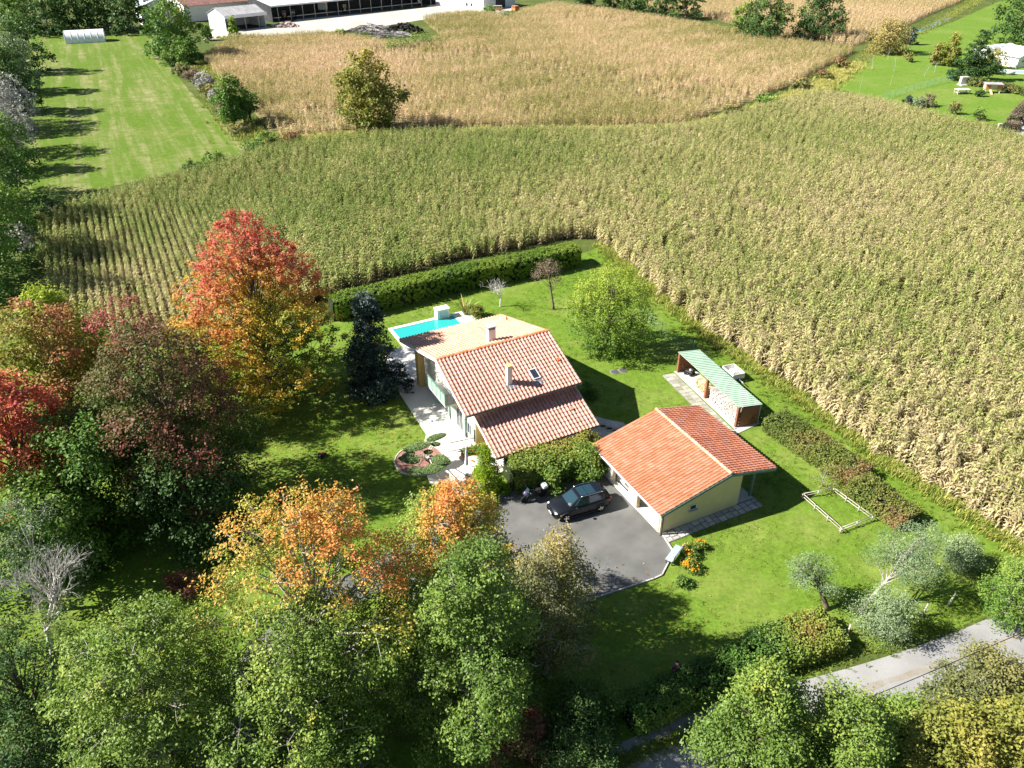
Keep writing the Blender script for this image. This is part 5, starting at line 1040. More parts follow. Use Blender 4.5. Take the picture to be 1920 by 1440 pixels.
def car(label, loc, rz, paint='paint_dark', roof_glass=True, rails=True):
    root = empty('car', loc, label, 'car', rz)
    # lower body: stations from tail to nose (x, half width, sill z, waist z, deck z)
    st = [(-2.17, .70, .42, .78, 1.00), (-2.10, .80, .30, .85, 1.08), (-1.85, .87, .24, .90, 1.10), (-1.30, .90, .22, .88, 1.06), (-.4, .90, .22, .86, 1.03), (.5, .90, .22, .86, 1.00), (.95, .90, .22, .87, 1.00), (1.45, .89, .23, .84, .95), (1.85, .84, .25, .78, .86), (2.08, .74, .30, .70, .76), (2.19, .58, .40, .60, .66)]
    V = []; F = []; n = 11
    for x, w_, z0_, zw, zd in st:
        half = [(w_*.90, z0_), (w_*.985, z0_+.14), (w_, (z0_+zw)/2), (w_*.975, zw), (w_*.86, zd-.015), (0, zd+.025)]
        ring = half+[(-a, b) for a, b in half[-2::-1]]
        V += [(x, a, b) for a, b in ring]
    for i in range(len(st)-1):
        for k in range(n-1): F.append((i*n+k, i*n+k+1, (i+1)*n+k+1, (i+1)*n+k))
        F.append((i*n+n-1, i*n, (i+1)*n, (i+1)*n+n-1))
    F += [tuple(range(n)), tuple((len(st)-1)*n+k for k in range(n-1, -1, -1))]
    body = MB().add(V, F, True).build('body', MATS[paint], root)
    # cabin
    bot = [(-2.0, .70), (-1.5, .80), (-.3, .82), (.55, .81), (1.02, .70)]; top = [(-1.72, .54), (-1.35, .60), (-.4, .62), (.10, .61), (.30, .55)]
    V = [(x, y, 1.02) for x, y in bot]+[(x, -y, 1.02) for x, y in bot]; zt = [1.50, 1.57, 1.595, 1.57, 1.53]
    V += [(x, y, z) for (x, y), z in zip(top, zt)]+[(x, -y, z) for (x, y), z in zip(top, zt)]
    F = []
    for k in range(4): F += [(k+1, k, 10+k, 11+k), (5+k, 6+k, 16+k, 15+k), (10+k, 15+k, 16+k, 11+k)]
    F += [(0, 5, 15, 10), (9, 4, 14, 19)]
    MB().add(V, F).build('cabin', MATS[paint], root)
    def glass(name, q, m='car_glass', push=.012):
        q = [Vector(p) for p in q]; nn = (q[1]-q[0]).cross(q[2]-q[0]).normalized(); c = sum(q, Vector())/len(q)
        if nn.dot(c-Vector((-.3, 0, .9))) < 0: q = q[::-1]; nn = -nn
        k = len(q); q1 = [p+nn*push for p in q]; q0 = [p-nn*.004 for p in q]
        return MB().add(q0+q1, [tuple(range(k, 2*k))]+[(i, (i+1) % k, k+(i+1) % k, k+i) for i in range(k)]).build(name, MATS[m], root)
    def lerp(a, b, t): return tuple(a[i]+(b[i]-a[i])*t for i in range(3))
    def patch(b0, b1, t1, t0, u0, u1, v0, v1):
        e = lambda u, v: lerp(lerp(b0, b1, u), lerp(t0, t1, u), v)
        return [e(u0, v0), e(u1, v0), e(u1, v1), e(u0, v1)]
    glass('windscreen', patch(V[4], V[9], V[19], V[14], .05, .95, .04, .93)); glass('rear_window', patch(V[0], V[5], V[15], V[10], .1, .9, .30, .92))
    for s in (0, 5):
        for nm, k0, u0, u1 in (('side_window', 2, .06, .90), ('side_window', 1, .12, .93), ('side_window', 0, .45, .95), ('side_window', 3, .05, .55)):
            glass(nm, patch(V[k0+s], V[k0+1+s], V[k0+11+s], V[k0+10+s], u0, u1, .12, .86))
    if roof_glass:
        glass('roof_glass', [(-1.05, .47, 1.585), (-1.05, -.47, 1.585), (-.42, -.50, 1.60), (-.42, .50, 1.60)], 'car_glass', .008); glass('roof_glass', [(-.38, .50, 1.60), (-.38, -.50, 1.60), (.12, -.47, 1.575), (.12, .47, 1.575)], 'car_glass', .008)
    if rails:
        for s in (-1, 1): MB().tube([(-1.5, s*.585, 1.57), (-1.3, s*.60, 1.635), (-.4, s*.625, 1.655), (.0, s*.60, 1.63), (.2, s*.575, 1.555)], .032, 6).build('roof_rail', MATS['chrome'], root)
    for x in (1.34, -1.31):
        for s in (-1, 1):
            wheel(root, (x, s*.79, .35))
            MB().tube([(x+.44*math.cos(t), s*.885, .35+.44*math.sin(t)) for t in [math.pi*k/10 for k in range(11)]], .045, 6).build('wheel_arch', MATS['plastic_black'], root)
    for s in (-1, 1):
        MB().box((.02, s*.895, .27), (2.2, .05, .14)).build('sill_trim', MATS['plastic_black'], root)
        MB().box((.62, s*.99, 1.05), (.16, .22, .14), bev=.04).build('mirror', MATS[paint], root)
        MB().blob((1.93, s*.62, .74), (.20, .13, .06), 10, 6, 0).build('headlight', MATS['lamp_clear'], root)
        MB().blob((-2.03, s*.69, .93), (.16, .18, .10), 10, 6, 0).build('taillight', MATS['lamp_red'], root)
        for x0 in (.45, -.55): MB().box((x0-.32, s*.905, .88), (.18, .03, .035)).build('door_handle', MATS[paint], root)
    MB().box((2.13, 0, .62), (.12, .70, .16), bev=.03).build('grille', MATS['plastic_black'], root)
    MB().box((2.17, 0, .45), (.06, .42, .11)).build('number_plate', MATS['render_white'], root)
    MB().box((-2.19, 0, .72), (.04, .50, .11)).build('number_plate', MATS['render_white'], root)
    MB().box((2.06, 0, .34), (.16, 1.2, .14), bev=.05).build('bumper', MATS['plastic_black'], root); MB().box((-2.09, 0, .40), (.18, 1.4, .2), bev=.06).build('bumper', MATS['plastic_black'], root)
    return root
pf, pr = gp(1062, 977), gp(1125, 959); dx = (pf-pr).normalized(); lf = Vector((-dx.y, dx.x, 0)); ctr = (pf+pr)/2-lf*.79
if ctr.y < (pf.y+pr.y)/2: ctr = (pf+pr)/2+lf*.79
c1_ = car('black crossover car with silver roof rails parked on the driveway', (ctr.x, ctr.y, .026), math.atan2(dx.y, dx.x))
bagp = c1_.location
cl = MB().blob((.72, .50, 1.10), (.30, .22, .06), 12, 7, .22, 3); cl = cl.build('jacket', MATS['cloth_grey']); cl.location = c1_.location; cl.rotation_euler = c1_.rotation_euler
tag(cl, 'grey jacket dropped at the foot of the black car windscreen', 'jacket')
gc = GM @ Vector((-2.75, 5.35, .07))
car('white car parked inside the garage with its tail towards the driveway', gc, GA, 'paint_white', False, False)

def motorcycle(loc, rz):
    root = empty('motorcycle', loc, 'dark touring motorcycle with silver top box parked against the laurel', 'motorcycle', rz)
    for x in (.72, -.70):
        w_ = MB().lathe([(.20, -.05), (.28, -.06), (.31, -.03), (.31, .03), (.28, .06), (.20, .05)], (x, 0, .31), 18, Matrix.Rotation(math.pi/2, 3, 'X')).build('wheel', MATS['black_rubber'], root)
        rm = MB()
        for k in range(5): a = 2*math.pi*k/5; rm.box((x+.1*math.cos(a), 0, .31+.1*math.sin(a)), (.2, .03, .04), ry=-a)
        rm.build('rim', MATS['chrome'], w_)
    for s in (-1, 1): MB().tube([(.72, s*.09, .31), (.50, s*.09, .82), (.42, s*.1, 1.0)], .028, 6).build('fork', MATS['chrome'], root)
    MB().blob((.15, 0, .55), (.42, .19, .26), 10, 7, .12, 2).build('engine', MATS['plastic_black'], root)
    MB().blob((.18, 0, .86), (.34, .19, .14), 12, 7, .08, 3).build('fuel_tank', MATS['paint_dark'], root)
    MB().blob((.60, 0, .86), (.26, .22, .20), 12, 7, .06, 4).build('fairing', mat('paint_violet', (.10, .08, .16), .25, .1, 2, coat=1), root)
    MB().box((.55, 0, 1.12), (.03, .30, .32), ry=-.55).build('windshield', MATS['car_glass'], root)
    MB().blob((-.34, 0, .84), (.38, .15, .08), 12, 6, .05, 5).build('seat', MATS['plastic_black'], root)
    MB().tube([(.36, -.36, 1.02), (.42, -.16, 1.04), (.42, .16, 1.04), (.36, .36, 1.02)], .018, 6).build('handlebar', MATS['plastic_black'], root)
    for s in (-1, 1): MB().box((.50, s*.38, 1.12), (.03, .14, .08), bev=.01).build('mirror', MATS['chrome'], root)
    MB().box((-.82, 0, 1.03), (.40, .46, .30), bev=.06, top=1).build('top_box', mat('silver_box', (.60, .62, .64), .3, .05, 2, coat=.6), root)
    MB().tube([(0, -.2, .35), (-.4, -.2, .34), (-.85, -.2, .46)], .05, 8).build('exhaust', MATS['chrome'], root)
    MB().box((-.72, 0, .66), (.36, .12, .04), ry=.2).build('mudguard', MATS['plastic_black'], root)
    MB().tube([(-.1, .1, .3), (-.2, .28, .02)], .015, 5).build('side_stand', MATS['plastic_black'], root)
    for c in list(root.children): c.rotation_euler = (0, 0, 0)
    root.rotation_euler = (R(-6), 0, rz)
a_, b_2 = gp(984, 942), gp(1016, 931); d_ = a_-b_2
motorcycle(((a_.x+b_2.x)/2, (a_.y+b_2.y)/2, .026), math.atan2(d_.y, d_.x))

# ------------------------------------------------------------------ person flying the drone
def person(loc, rz):
    root = empty('person', loc, 'person in purple top and dark trousers standing on the shaded lawn, holding a controller', 'person', rz)
    J = {'pel': (0, 0, .95, .13), 'spine': (0, 0, 1.12, .125), 'chest': (0, .01, 1.30, .15), 'neck': (0, 0, 1.45, .06), 'headb': (0, -.02, 1.53, .075), 'head': (0, -.03, 1.62, .095), 'headt': (0, -.02, 1.70, .07)}
    E_ = [('pel', 'spine'), ('spine', 'chest'), ('chest', 'neck'), ('neck', 'headb'), ('headb', 'head'), ('head', 'headt')]
    for s, t in ((1, 'l'), (-1, 'r')):
        J.update({'hip'+t: (s*.10, 0, .90, .10), 'knee'+t: (s*.11, -.03, .50, .062), 'ank'+t: (s*.12, .02, .10, .045), 'toe'+t: (s*.14, -.14, .04, .035),
                  'sh'+t: (s*.18, .01, 1.39, .062), 'el'+t: (s*.24, -.03, 1.12, .045), 'wr'+t: (s*.11, -.26, 1.16, .03), 'palm'+t: (s*.075, -.32, 1.18, .028)})
        E_ += [('pel', 'hip'+t), ('hip'+t, 'knee'+t), ('knee'+t, 'ank'+t), ('ank'+t, 'toe'+t), ('chest', 'sh'+t), ('sh'+t, 'el'+t), ('el'+t, 'wr'+t), ('wr'+t, 'palm'+t)]
        for k in range(4):
            z = 1.155+.018*k; J[f'f{k}a{t}'] = (s*.055, -.355-.004*k, z, .0095); J[f'f{k}b{t}'] = (s*.025, -.365-.004*k, z, .008)
            E_ += [('palm'+t, f'f{k}a{t}'), (f'f{k}a{t}', f'f{k}b{t}')]
        J['tha'+t] = (s*.07, -.33, 1.225, .010); J['thb'+t] = (s*.045, -.35, 1.235, .008); E_ += [('palm'+t, 'tha'+t), ('tha'+t, 'thb'+t)]
    ks = list(J); me = bpy.data.meshes.new('body'); me.from_pydata([J[k][:3] for k in ks], [(ks.index(a), ks.index(b)) for a, b in E_], [])
    o = bpy.data.objects.new('body', me); COL.objects.link(o)
    sk_ = o.modifiers.new('skin', 'SKIN')
    for i, k in enumerate(ks):
        me.skin_vertices[0].data[i].radius = (J[k][3], J[k][3]); me.skin_vertices[0].data[i].use_root = (i == 0)
    sb_ = o.modifiers.new('sub', 'SUBSURF'); sb_.levels = 1; sb_.render_levels = 1
    dg = bpy.context.evaluated_depsgraph_get(); m2 = bpy.data.meshes.new_from_object(o.evaluated_get(dg)); bpy.data.objects.remove(o)
    m2.materials.clear()
    for m in (mat('purple_top', (.22, .06, .20), .9, .15, 8), mat('dark_trousers', (.03, .03, .05), .9, .15, 8), mat('skin', (.50, .30, .21), .6, .08, 6), mat('shoe', (.05, .04, .04), .7, .1, 6)): m2.materials.append(m)
    for p in m2.polygons:
        c = p.center; p.use_smooth = True
        p.material_index = 3 if c.z < .085 else 1 if c.z < .97 else 2 if (c.z > 1.455 or (c.y < -.25 and c.z < 1.3)) else 0
    b = bpy.data.objects.new('body', m2); COL.objects.link(b); b.parent = root
    MB().blob((0, .01, 1.66), (.10, .105, .095), 12, 8, .05, 2).build('hair', mat('hair_dark', (.03, .02, .015), .6, .2, 9), root)
    fc = MB()
    for s in (-1, 1): fc.blob((s*.034, -.118, 1.635), (.012, .008, .008), 6, 5, 0)
    fc.build('eyes', MATS['plastic_black'], root); MB().blob((0, -.128, 1.61), (.014, .02, .022), 6, 5, 0).build('nose', MATS['skin'], root)
    MB().box((0, -.118, 1.575), (.05, .012, .01)).build('mouth', mat('lips', (.35, .12, .10), .6), root)
    for s in (-1, 1): MB().blob((s*.098, -.02, 1.62), (.014, .02, .03), 6, 5, 0).build('ear', MATS['skin'], root)
    return root
pl = gp(1264, 1279); pr_ = person((pl.x, pl.y, .008), R(8))
ct = MB().box((0, 0, 0), (.10, .06, .04), bev=.01); ct.box((0, -.02, .05), (.085, .012, .07), rx=.4)
for s in (-1, 1): ct.box((s*.085, 0, 0), (.07, .075, .05), bev=.015)
ct = ct.build('drone_controller', MATS['plastic_black']); ct.location = pr_.matrix_basis @ Vector((0, 0, 0)); 
ct.location = Vector((pl.x, pl.y, 0))+Matrix.Rotation(R(8), 3, 'Z') @ Vector((0, -.345, 1.19)); ct.rotation_euler = (0, 0, R(8)); tag(ct, 'black drone controller held by the person on the lawn', 'controller')

# ------------------------------------------------------------------ patio
def HP(a, v, z=.075): p = house.matrix_basis @ H(a, v, z); return p
bed = gp(786, 864); bd = MB()
cir = [(bed.x+1.85*math.cos(t), bed.y+1.9*math.sin(t)) for t in [2*math.pi*k/28 for k in range(28)]]
mat('bark_mulch', (.30, .155, .125), .95, .3, 5, .8, 20)
MB().prism(cir, 0, .10).build('mulch_bed', MATS['bark_mulch'])['kind'] = 'structure'
ring = MB()
for k in range(28):
    a, b = cir[k], cir[(k+1) % 28]; ring.box(((a[0]+b[0])/2, (a[1]+b[1])/2, .07), (math.dist(a, b)+.02, .09, .16), rz=math.atan2(b[1]-a[1], b[0]-a[0]))
ring.build('bed_edging', MATS['concrete'])['kind'] = 'structure'
tp = empty('cloud_pruned_shrub', (bed.x+.45, bed.y+.1, .10), 'cloud pruned shrub with flat green pads on pale bare stems above the round mulch bed', 'shrub')
pads = [((818, 820), 1.9, .72, .33, .5), ((782, 838), 1.9, .95, .42, .45), ((764, 856), 1.7, .62, .35, 1.0), ((754, 860), 1.3, .25, .2, .0), ((773, 863), 1.6, .5, .42, .3), ((779, 884), 1.5, .50, .48, .0), ((815, 878), 1.7, .82, .48, .5), ((825, 862), 1.9, .58, .48, -.5), ((817, 833), 1.7, .33, .2, .0), ((833, 866), 1.8, .35, .42, 1.2), ((803, 848), 1.5, .3, .2, .2)]
leaf_mat('leaf_box', [(0, (.06, .095, .032)), (.6, (.11, .155, .055)), (1, (.15, .20, .07))], trans=.1)
for i, (p, z, rx_, ry_, an) in enumerate(pads):
    g = gp(p[0], p[1], z+.1); l = Vector((g.x, g.y, z))-tp.location
    pd = MB().blob((l.x, l.y, z), (rx_*1.12, ry_*1.12, .13), 14, 7, .06, i, Matrix.Rotation(an, 3, 'Z')).build('pad', mat('pad_core', (.05, .10, .03), .95, .3, 12, .8, 40), tp)
    rr = np.random.default_rng(i+60); n_ = int(2600*rx_*ry_)+300; a = rr.uniform(0, 6.28, n_); q = np.sqrt(rr.random(n_)); zz = .15*np.sqrt(np.clip(1-q*q, 0, 1))+rr.normal(0, .012, n_)
    x_, y_ = q*rx_*1.18*np.cos(a), q*ry_*1.18*np.sin(a); C = np.column_stack([l.x+x_*math.cos(an)-y_*math.sin(an), l.y+x_*math.sin(an)+y_*math.cos(an), z+zz])
    leaf_object('foliage', C, np.tile([0, 0, 1.0], (n_, 1)), rr.random(n_), rr.random(n_), .06, .035, MATS['leaf_box'], pd, seed=i)
    m_ = Vector((l.x*.35+.1, l.y*.35, z*.55)); MB().tube([(0, 0, -.02), m_*.5, m_, Vector((l.x*.8, l.y*.8, z*.82)), (l.x, l.y, z-.05)], [.07, .06, .045, .035, .025], 6).build('stem', MATS['bark_birch'], tp)
# flower planter and railing
fp = empty('flower_planter', HP(.55, 4.9), 'low planter of yellow and orange flowers against the ochre wall', 'planter', HA)
MB().box((.2, -.05, .15), (2.1, .7, .3), bev=.03).build('trough', mat('terracotta', (.55, .24, .10), .8, .2, 4), fp)
rr = np.random.default_rng(77); n_ = 1800; C = np.column_stack([rr.uniform(-.8, 1.2, n_), rr.normal(-.05, .2, n_), .3+np.abs(rr.normal(0, .22, n_))])
leaf_object('flowers', C, np.tile([0, -.3, 1.0], (n_, 1)), np.clip(.25+.5*(snoise(C, 3, 2)*.5+.5)+rr.normal(0, .2, n_), 0, 1), rr.random(n_), .10, .07, MATS['flower'], fp, seed=5)
rl = empty('patio_railing', HP(.2, 4.0), 'short dark iron railing behind the flower planter', 'railing', HA+R(-8))
MB().box((0, 0, .95), (2.0, .05, .05)).build('handrail', MATS['rail_metal'], rl); MB().box((0, 0, .12), (2.0, .04, .04)).build('bottom_rail', MATS['rail_metal'], rl)
for k in range(15): MB().box((-.97+.1386*k, 0, .5 if 0 < k < 14 else .48), (.03, .03, .86 if 0 < k < 14 else .96)).build('baluster', MATS['rail_metal'], rl)
tb = gp(888, 866, .75); tbl = empty('patio_table', (tb.x, tb.y, .075), 'round white patio table with a small orange ornament, beside the folded parasol', 'table')
MB().lathe([(.05, .70), (.66, .70), (.68, .72), (.66, .745), (.05, .745)], (0, 0, 0), 28).build('table_top', MATS['render_white'], tbl)
for k in range(4): a = math.pi/4+k*math.pi/2; MB().tube([(.15*math.cos(a), .15*math.sin(a), .70), (.5*math.cos(a), .5*math.sin(a), 0)], .02, 6).build('leg', MATS['black_metal'], tbl)
orn = MB().blob((0, 0, .07), (.10, .09, .07), 10, 6, .2, 3); orn.blob((-.12, .05, .05), (.06, .06, .05), 8, 5, .2, 4); orn.blob((.1, -.1, .05), (.05, .07, .05), 8, 5, .2, 5)
orn = orn.build('flower_ornament', mat('orange_petal', (.70, .18, .05), .7, .3, 9)); orn.location = (tb.x-.1, tb.y, .075+.745); tag(orn, 'small orange flower arrangement lying on the patio table', 'ornament')
pp = gp(876, 893); par = empty('parasol', (pp.x, pp.y, .075), 'folded lavender parasol on a thin pole beside the patio table', 'parasol')
MB().tube([(0, 0, 0), (0, 0, 2.5)], .022, 8).build('pole', MATS['fascia'], par)
MB().lathe([(.05, .95), (.13, 1.05), (.12, 1.6), (.08, 2.2), (.03, 2.45)], (0, 0, 0), 10).build('canopy', mat('lavender_cloth', (.56, .50, .66), .9, .1, 5), par)
MB().lathe([(.02, 0), (.24, 0), (.24, .05), (.05, .09), (.03, .3)], (0, 0, 0), 14).build('base', MATS['zinc'], par)
def chair(loc, rz, label):
    root = empty('patio_chair', loc, label, 'chair', rz, 'patio chairs')
    MB().box((0, 0, .44), (.42, .42, .04)).build('seat', MATS['cloth_grey'], root); MB().box((0, .20, .70), (.40, .03, .44), rx=-.15).build('backrest', MATS['cloth_grey'], root)
    for x in (-.18, .18):
        for y in (-.18, .18): MB().tube([(x, y, .43), (x*1.1, y*1.1, 0)], .014, 5).build('leg', MATS['black_metal'], root)
chair((tb.x+.25, tb.y-1.0, .075), R(185), 'grey patio chair pushed to the round table beside the thuja')
chair((tb.x+.95, tb.y+.1, .075), R(-80), 'grey patio chair between the round table and the planter')
pt = empty('plant_pot', HP(1.7, -5.6), 'white plant pot at the foot of the ochre pillar', 'pot')
MB().lathe([(.02, 0), (.20, 0), (.27, .42), (.29, .46), (.24, .46), (.22, .38), (.02, .38)], (0, 0, 0), 16).build('pot', MATS['render_white'], pt)
# robot mower
mw = gp(605, 856); rb = empty('robot_mower', (mw.x, mw.y, .008), 'black robot mower on the shaded lawn', 'mower', .6)
MB().blob((0, 0, .17), (.36, .26, .13), 14, 7, .04, 3).build('shell', MATS['plastic_black'], rb)
for s in (-1, 1): MB().lathe([(.02, -.04), (.12, -.04), (.12, .04), (.02, .04)], (-.15, s*.25, .12), 12, Matrix.Rotation(math.pi/2, 3, 'X')).build('wheel', MATS['black_rubber'], rb)
MB().box((.05, 0, .30), (.16, .12, .03), bev=.01).build('stop_button', MATS['lamp_red'], rb)
# drain covers
for p in ((1152, 698), (1168, 695)):
    g = gp(*p); c = empty('drain_cover', (g.x, g.y, .008), 'round dark drain cover in full sun on the back lawn' if p[0] > 1160 else 'round dark drain cover at the edge of the house shadow', 'drain cover', 0, 'drain covers on the back lawn')
    MB().lathe([(.02, 0), (.34, 0), (.34, .03), (.30, .045), (.02, .045)], (0, 0, 0), 20).build('lid', mat('cast_iron', (.09, .09, .095), .7, .2, 5), c)
    MB().lathe([(.345, 0), (.42, 0), (.42, .025), (.345, .025)], (0, 0, 0), 20).build('frame', MATS['mortar'], c)
# bench
ba, bb = gp(1247, 1056), gp(1262, 1036); bc = (ba+bb)/2; ang = math.atan2((bb-ba).y, (bb-ba).x)
bn = empty('garden_bench', (bc.x+.25, bc.y-.05, .008), 'pale blue slatted bench beside the marigolds', 'bench', ang)
mat('bench_blue', (.42, .50, .62), .5, .08, 4)
for k in range(4): MB().box((0, -.18+.12*k, .45), (1.6, .10, .035)).build('slat', MATS['bench_blue'], bn)
for k in range(3): MB().box((0, -.28-.02*k, .56+.14*k), (1.6, .03, .10), rx=.15).build('back_slat', MATS['bench_blue'], bn)
for x in (-.65, .65):
    for y in (-.2, .2): MB().box((x, y, .21), (.06, .06, .43)).build('leg', MATS['rail_metal'], bn)
    MB().box((x, -.34, .65), (.05, .04, .52), rx=.15).build('back_post', MATS['rail_metal'], bn)
# ------------------------------------------------------------------ wood store
wa, wb_, wc = gp(1273, 660, 2.05), gp(1388, 764, 2.05), gp(1424, 755, 1.85)
u_ = (wb_-wa); WLn = u_.length; wang = math.atan2(u_.y, u_.x); 
ws = empty('wood_store', (wa.x, wa.y, 0), 'open wood store with light green corrugated roof on brick posts', 'shed', wang)
WD = 2.15                                                          # depth, towards the maize
sgn = 1 if (Matrix.Rotation(-wang, 3, 'Z') @ (wc-wb_)).y > 0 else -1
ru = MB(); nn_ = int(WLn/.105); V = []; F = []
for k in range(nn_+1):
    x = WLn*k/nn_; z = 0
    V += [(x, -.12*sgn, 2.08+z), (x, sgn*WD, 1.86+z)]
for k in range(nn_): F.append((2*k, 2*k+1, 2*k+3, 2*k+2))
rfo = MB().add(V, F).build('roof', MATS['sheet_green'], ws)
so = rfo.modifiers.new('thick', 'SOLIDIFY'); so.thickness = .012
nrb = 34
for k in range(nrb):
    MB().extr([(-.035, 0), (-.02, .035), (.02, .035), (.035, 0)], (WLn*(k+.5)/nrb, -.12*sgn, 2.105), (1, 0, 0), (0, 0, 1), Vector((0, sgn*(WD+.12), -.22)).normalized(), math.hypot(WD+.12, .22)).build('rib', MATS['sheet_green'], rfo)
for x in (.18, WLn*.5, WLn-.18): MB().box((x, sgn*.05, 1.0), (.22, .22, 2.0)).build('post', MATS['wood_brown'], ws)
MB().box((WLn/2, sgn*(WD-.1), .93), (WLn-.1, .12, 1.86)).build('back_wall', MATS['wood_grey'], ws)
for x in (.07, WLn-.07): MB().box((x, sgn*(WD/2+.05), .92), (.12, WD-.45, 1.84)).build('side_wall', MATS['wood_brown'], ws)
MB().box((WLn/2, sgn*.05, 2.0), (WLn, .10, .10)).build('beam', MATS['wood_brown'], ws)
MB().box((WLn/2, sgn*.75, .03), (WLn+.1, 1.9, .07)).build('floor', MATS['concrete'], ws)
mat('log_end', (.60, .42, .24), .9, .3, 9, rnd=.3); mat('log_grey', (.50, .46, .42), .9, .3, 9, rnd=.3)
WM = Matrix.Translation(ws.location) @ Matrix.Rotation(wang, 4, 'Z')
def log_stack(label, x0, x1, h, m, seed):
    rr_ = random.Random(seed); o_ = WM @ Vector(((x0+x1)/2, sgn*.55, .065)); root = empty('firewood_stack', o_, label, 'firewood', wang); mb = MB(); T = []
    z = .07; row = 0
    while z < h:
        x = x0+(.07 if row % 2 else 0)
        while x < x1:
            r_ = rr_.uniform(.055, .085); y0 = -.30+rr_.uniform(-.05, .05); a = rr_.uniform(0, 1)
            n0 = len(mb.v); mb.tube([(x-(x0+x1)/2, sgn*y0, z+rr_.uniform(-.01, .01)), (x-(x0+x1)/2+rr_.uniform(-.03, .03), sgn*(y0+.55), z)], r_, 5, smooth=False); T += [a]*(len(mb.v)-n0); x += r_*1.95
        z += .135; row += 1
    o = mb.build('logs', MATS[m], root); at_ = o.data.attributes.new('tint', 'FLOAT', 'POINT'); at_.data.foreach_set('value', np.array(T, np.float32)); o['kind'] = 'stuff'
log_stack('stack of pale grey firewood filling the near half of the wood store', WLn*.53, WLn-.35, 1.2, 'log_grey', 1)
log_stack('stack of golden fresh firewood in the middle of the wood store', WLn*.30, WLn*.5, .8, 'log_end', 2)
ml = WM @ Vector((.9, sgn*.8, .065)); lm = empty('lawn_mower', ml, 'dark lawn mower stored at the head of the wood store', 'mower', wang+.5)
MB().box((0, 0, .28), (.75, .48, .26), bev=.06).build('deck', MATS['plastic_black'], lm); MB().lathe([(.02, .4), (.18, .4), (.16, .58), (.02, .6)], (.1, 0, 0), 12).build('engine', MATS['zinc'], lm)
for x in (-.28, .28):
    for y in (-.26, .26): MB().lathe([(.02, -.04), (.14, -.04), (.14, .04), (.02, .04)], (x, y, .14), 12, Matrix.Rotation(math.pi/2, 3, 'X')).build('wheel', MATS['black_rubber'], lm)
for y in (-.2, .2): MB().tube([(-.3, y, .35), (-.95, y, .95)], .014, 5).build('handle', MATS['rail_metal'], lm)
# slab path in front of the wood store
p0, p1 = gp(1264, 700), gp(1380, 812); dd = (p1-p0); pa_ = math.atan2(dd.y, dd.x); nrm_ = Vector((dd.y, -dd.x, 0)).normalized()
if nrm_.x > 0: nrm_ = -nrm_
pth = MB().prism([(q.x, q.y) for q in (p0+nrm_*-.05, p1+nrm_*-.05, p1+nrm_*1.25, p0+nrm_*1.25)], 0, .022).build('slab_path', MATS['mortar']); pth['kind'] = 'structure'
ns = int(dd.length/.52)
for k in range(ns):
    for j in range(2):
        c = p0+dd*((k+.5)/ns)+nrm_*(.30+.6*j); MB().box((c.x, c.y, .03+random.uniform(0, .006)), (dd.length/ns-.03, .56, .05), rz=pa_+random.uniform(-.01, .01)).build('paving_slab', MATS['slab'], pth)
q0, q1 = gp(1376, 812), gp(1420, 792)
for k in range(6):
    c = q0+(q1-q0)*((k+.5)/6); MB().box((c.x, c.y, .035), ((q1-q0).length/6-.03, .5, .05), rz=math.atan2((q1-q0).y, (q1-q0).x)).build('paving_slab', MATS['concrete'], pth)
# rosemary at the end of the store
tree('evergreen_shrub', 'dark evergreen shrub against the end wall of the wood store', at((1410, 786)), 1.5, .1, .7, 'dome', 2200, .1, .4, 'leaf_dark', 'bark', 10, .38, 22, .13, (.1, 1, .4, .5), 411, .05, cat='shrub', stem='stem', crown='foliage')
# white tank behind the store
g = gp(1373, 708); bx_ = empty('white_trailer', (g.x, g.y, 0), 'white box trailer with open top behind the wood store', 'trailer', wang)
for c, s in (((0, .6, .62), (1.7, .05, .5)), ((0, -.6, .62), (1.7, .05, .5)), ((.85, 0, .62), (.05, 1.15, .5)), ((-.85, 0, .62), (.05, 1.15, .5))): MB().box(c, s).build('side_panel', MATS['render_white'], bx_)
MB().box((0, 0, .40), (1.66, 1.15, .05)).build('bed', MATS['fascia'], bx_); MB().tube([(.85, 0, .38), (1.8, 0, .35)], .04, 6).build('drawbar', MATS['zinc'], bx_)
MB().box((-.1, .1, .58), (.7, .5, .28), bev=.05).build('box', MATS['fascia'], bx_)
for s in (-1, 1): MB().lathe([(.02, -.08), (.25, -.08), (.25, .08), (.02, .08)], (0, s*.72, .25), 14, Matrix.Rotation(math.pi/2, 3, 'X')).build('wheel', MATS['black_rubber'], bx_)
# ------------------------------------------------------------------ fences
def rail_fence(label, A, B, npost, h=.45, name='rail_fence'):
    A, B = Vector(A), Vector(B); d = B-A; root = empty(name, (A.x, A.y, .008), label, 'fence', math.atan2(d.y, d.x)); L = d.length
    for k in range(npost): MB().tube([(L*k/(npost-1), 0, -.05), (L*k/(npost-1), 0, h+.06)], .04, 8).build('post', MATS['wood_grey'], root)
    for z in (h, h*.5): MB().tube([(-.1, .06, z), (L+.1, .06, z+.01)], .028, 8).build('rail', MATS['wood_grey'], root)
rail_fence('pale wooden rail fence on the garage side of the small plot', gp(1503, 936), gp(1575, 1000), 4)
rail_fence('pale wooden rail fence on the hedge side of the small plot', gp(1561, 925), gp(1633, 978), 4)
rail_fence('low wooden rail fence closing the lower end of the small plot', gp(1575, 1000), gp(1633, 978), 3)
rail_fence('pale wooden rail fence at the shrub end of the small plot', gp(1503, 936), gp(1561, 925), 3)
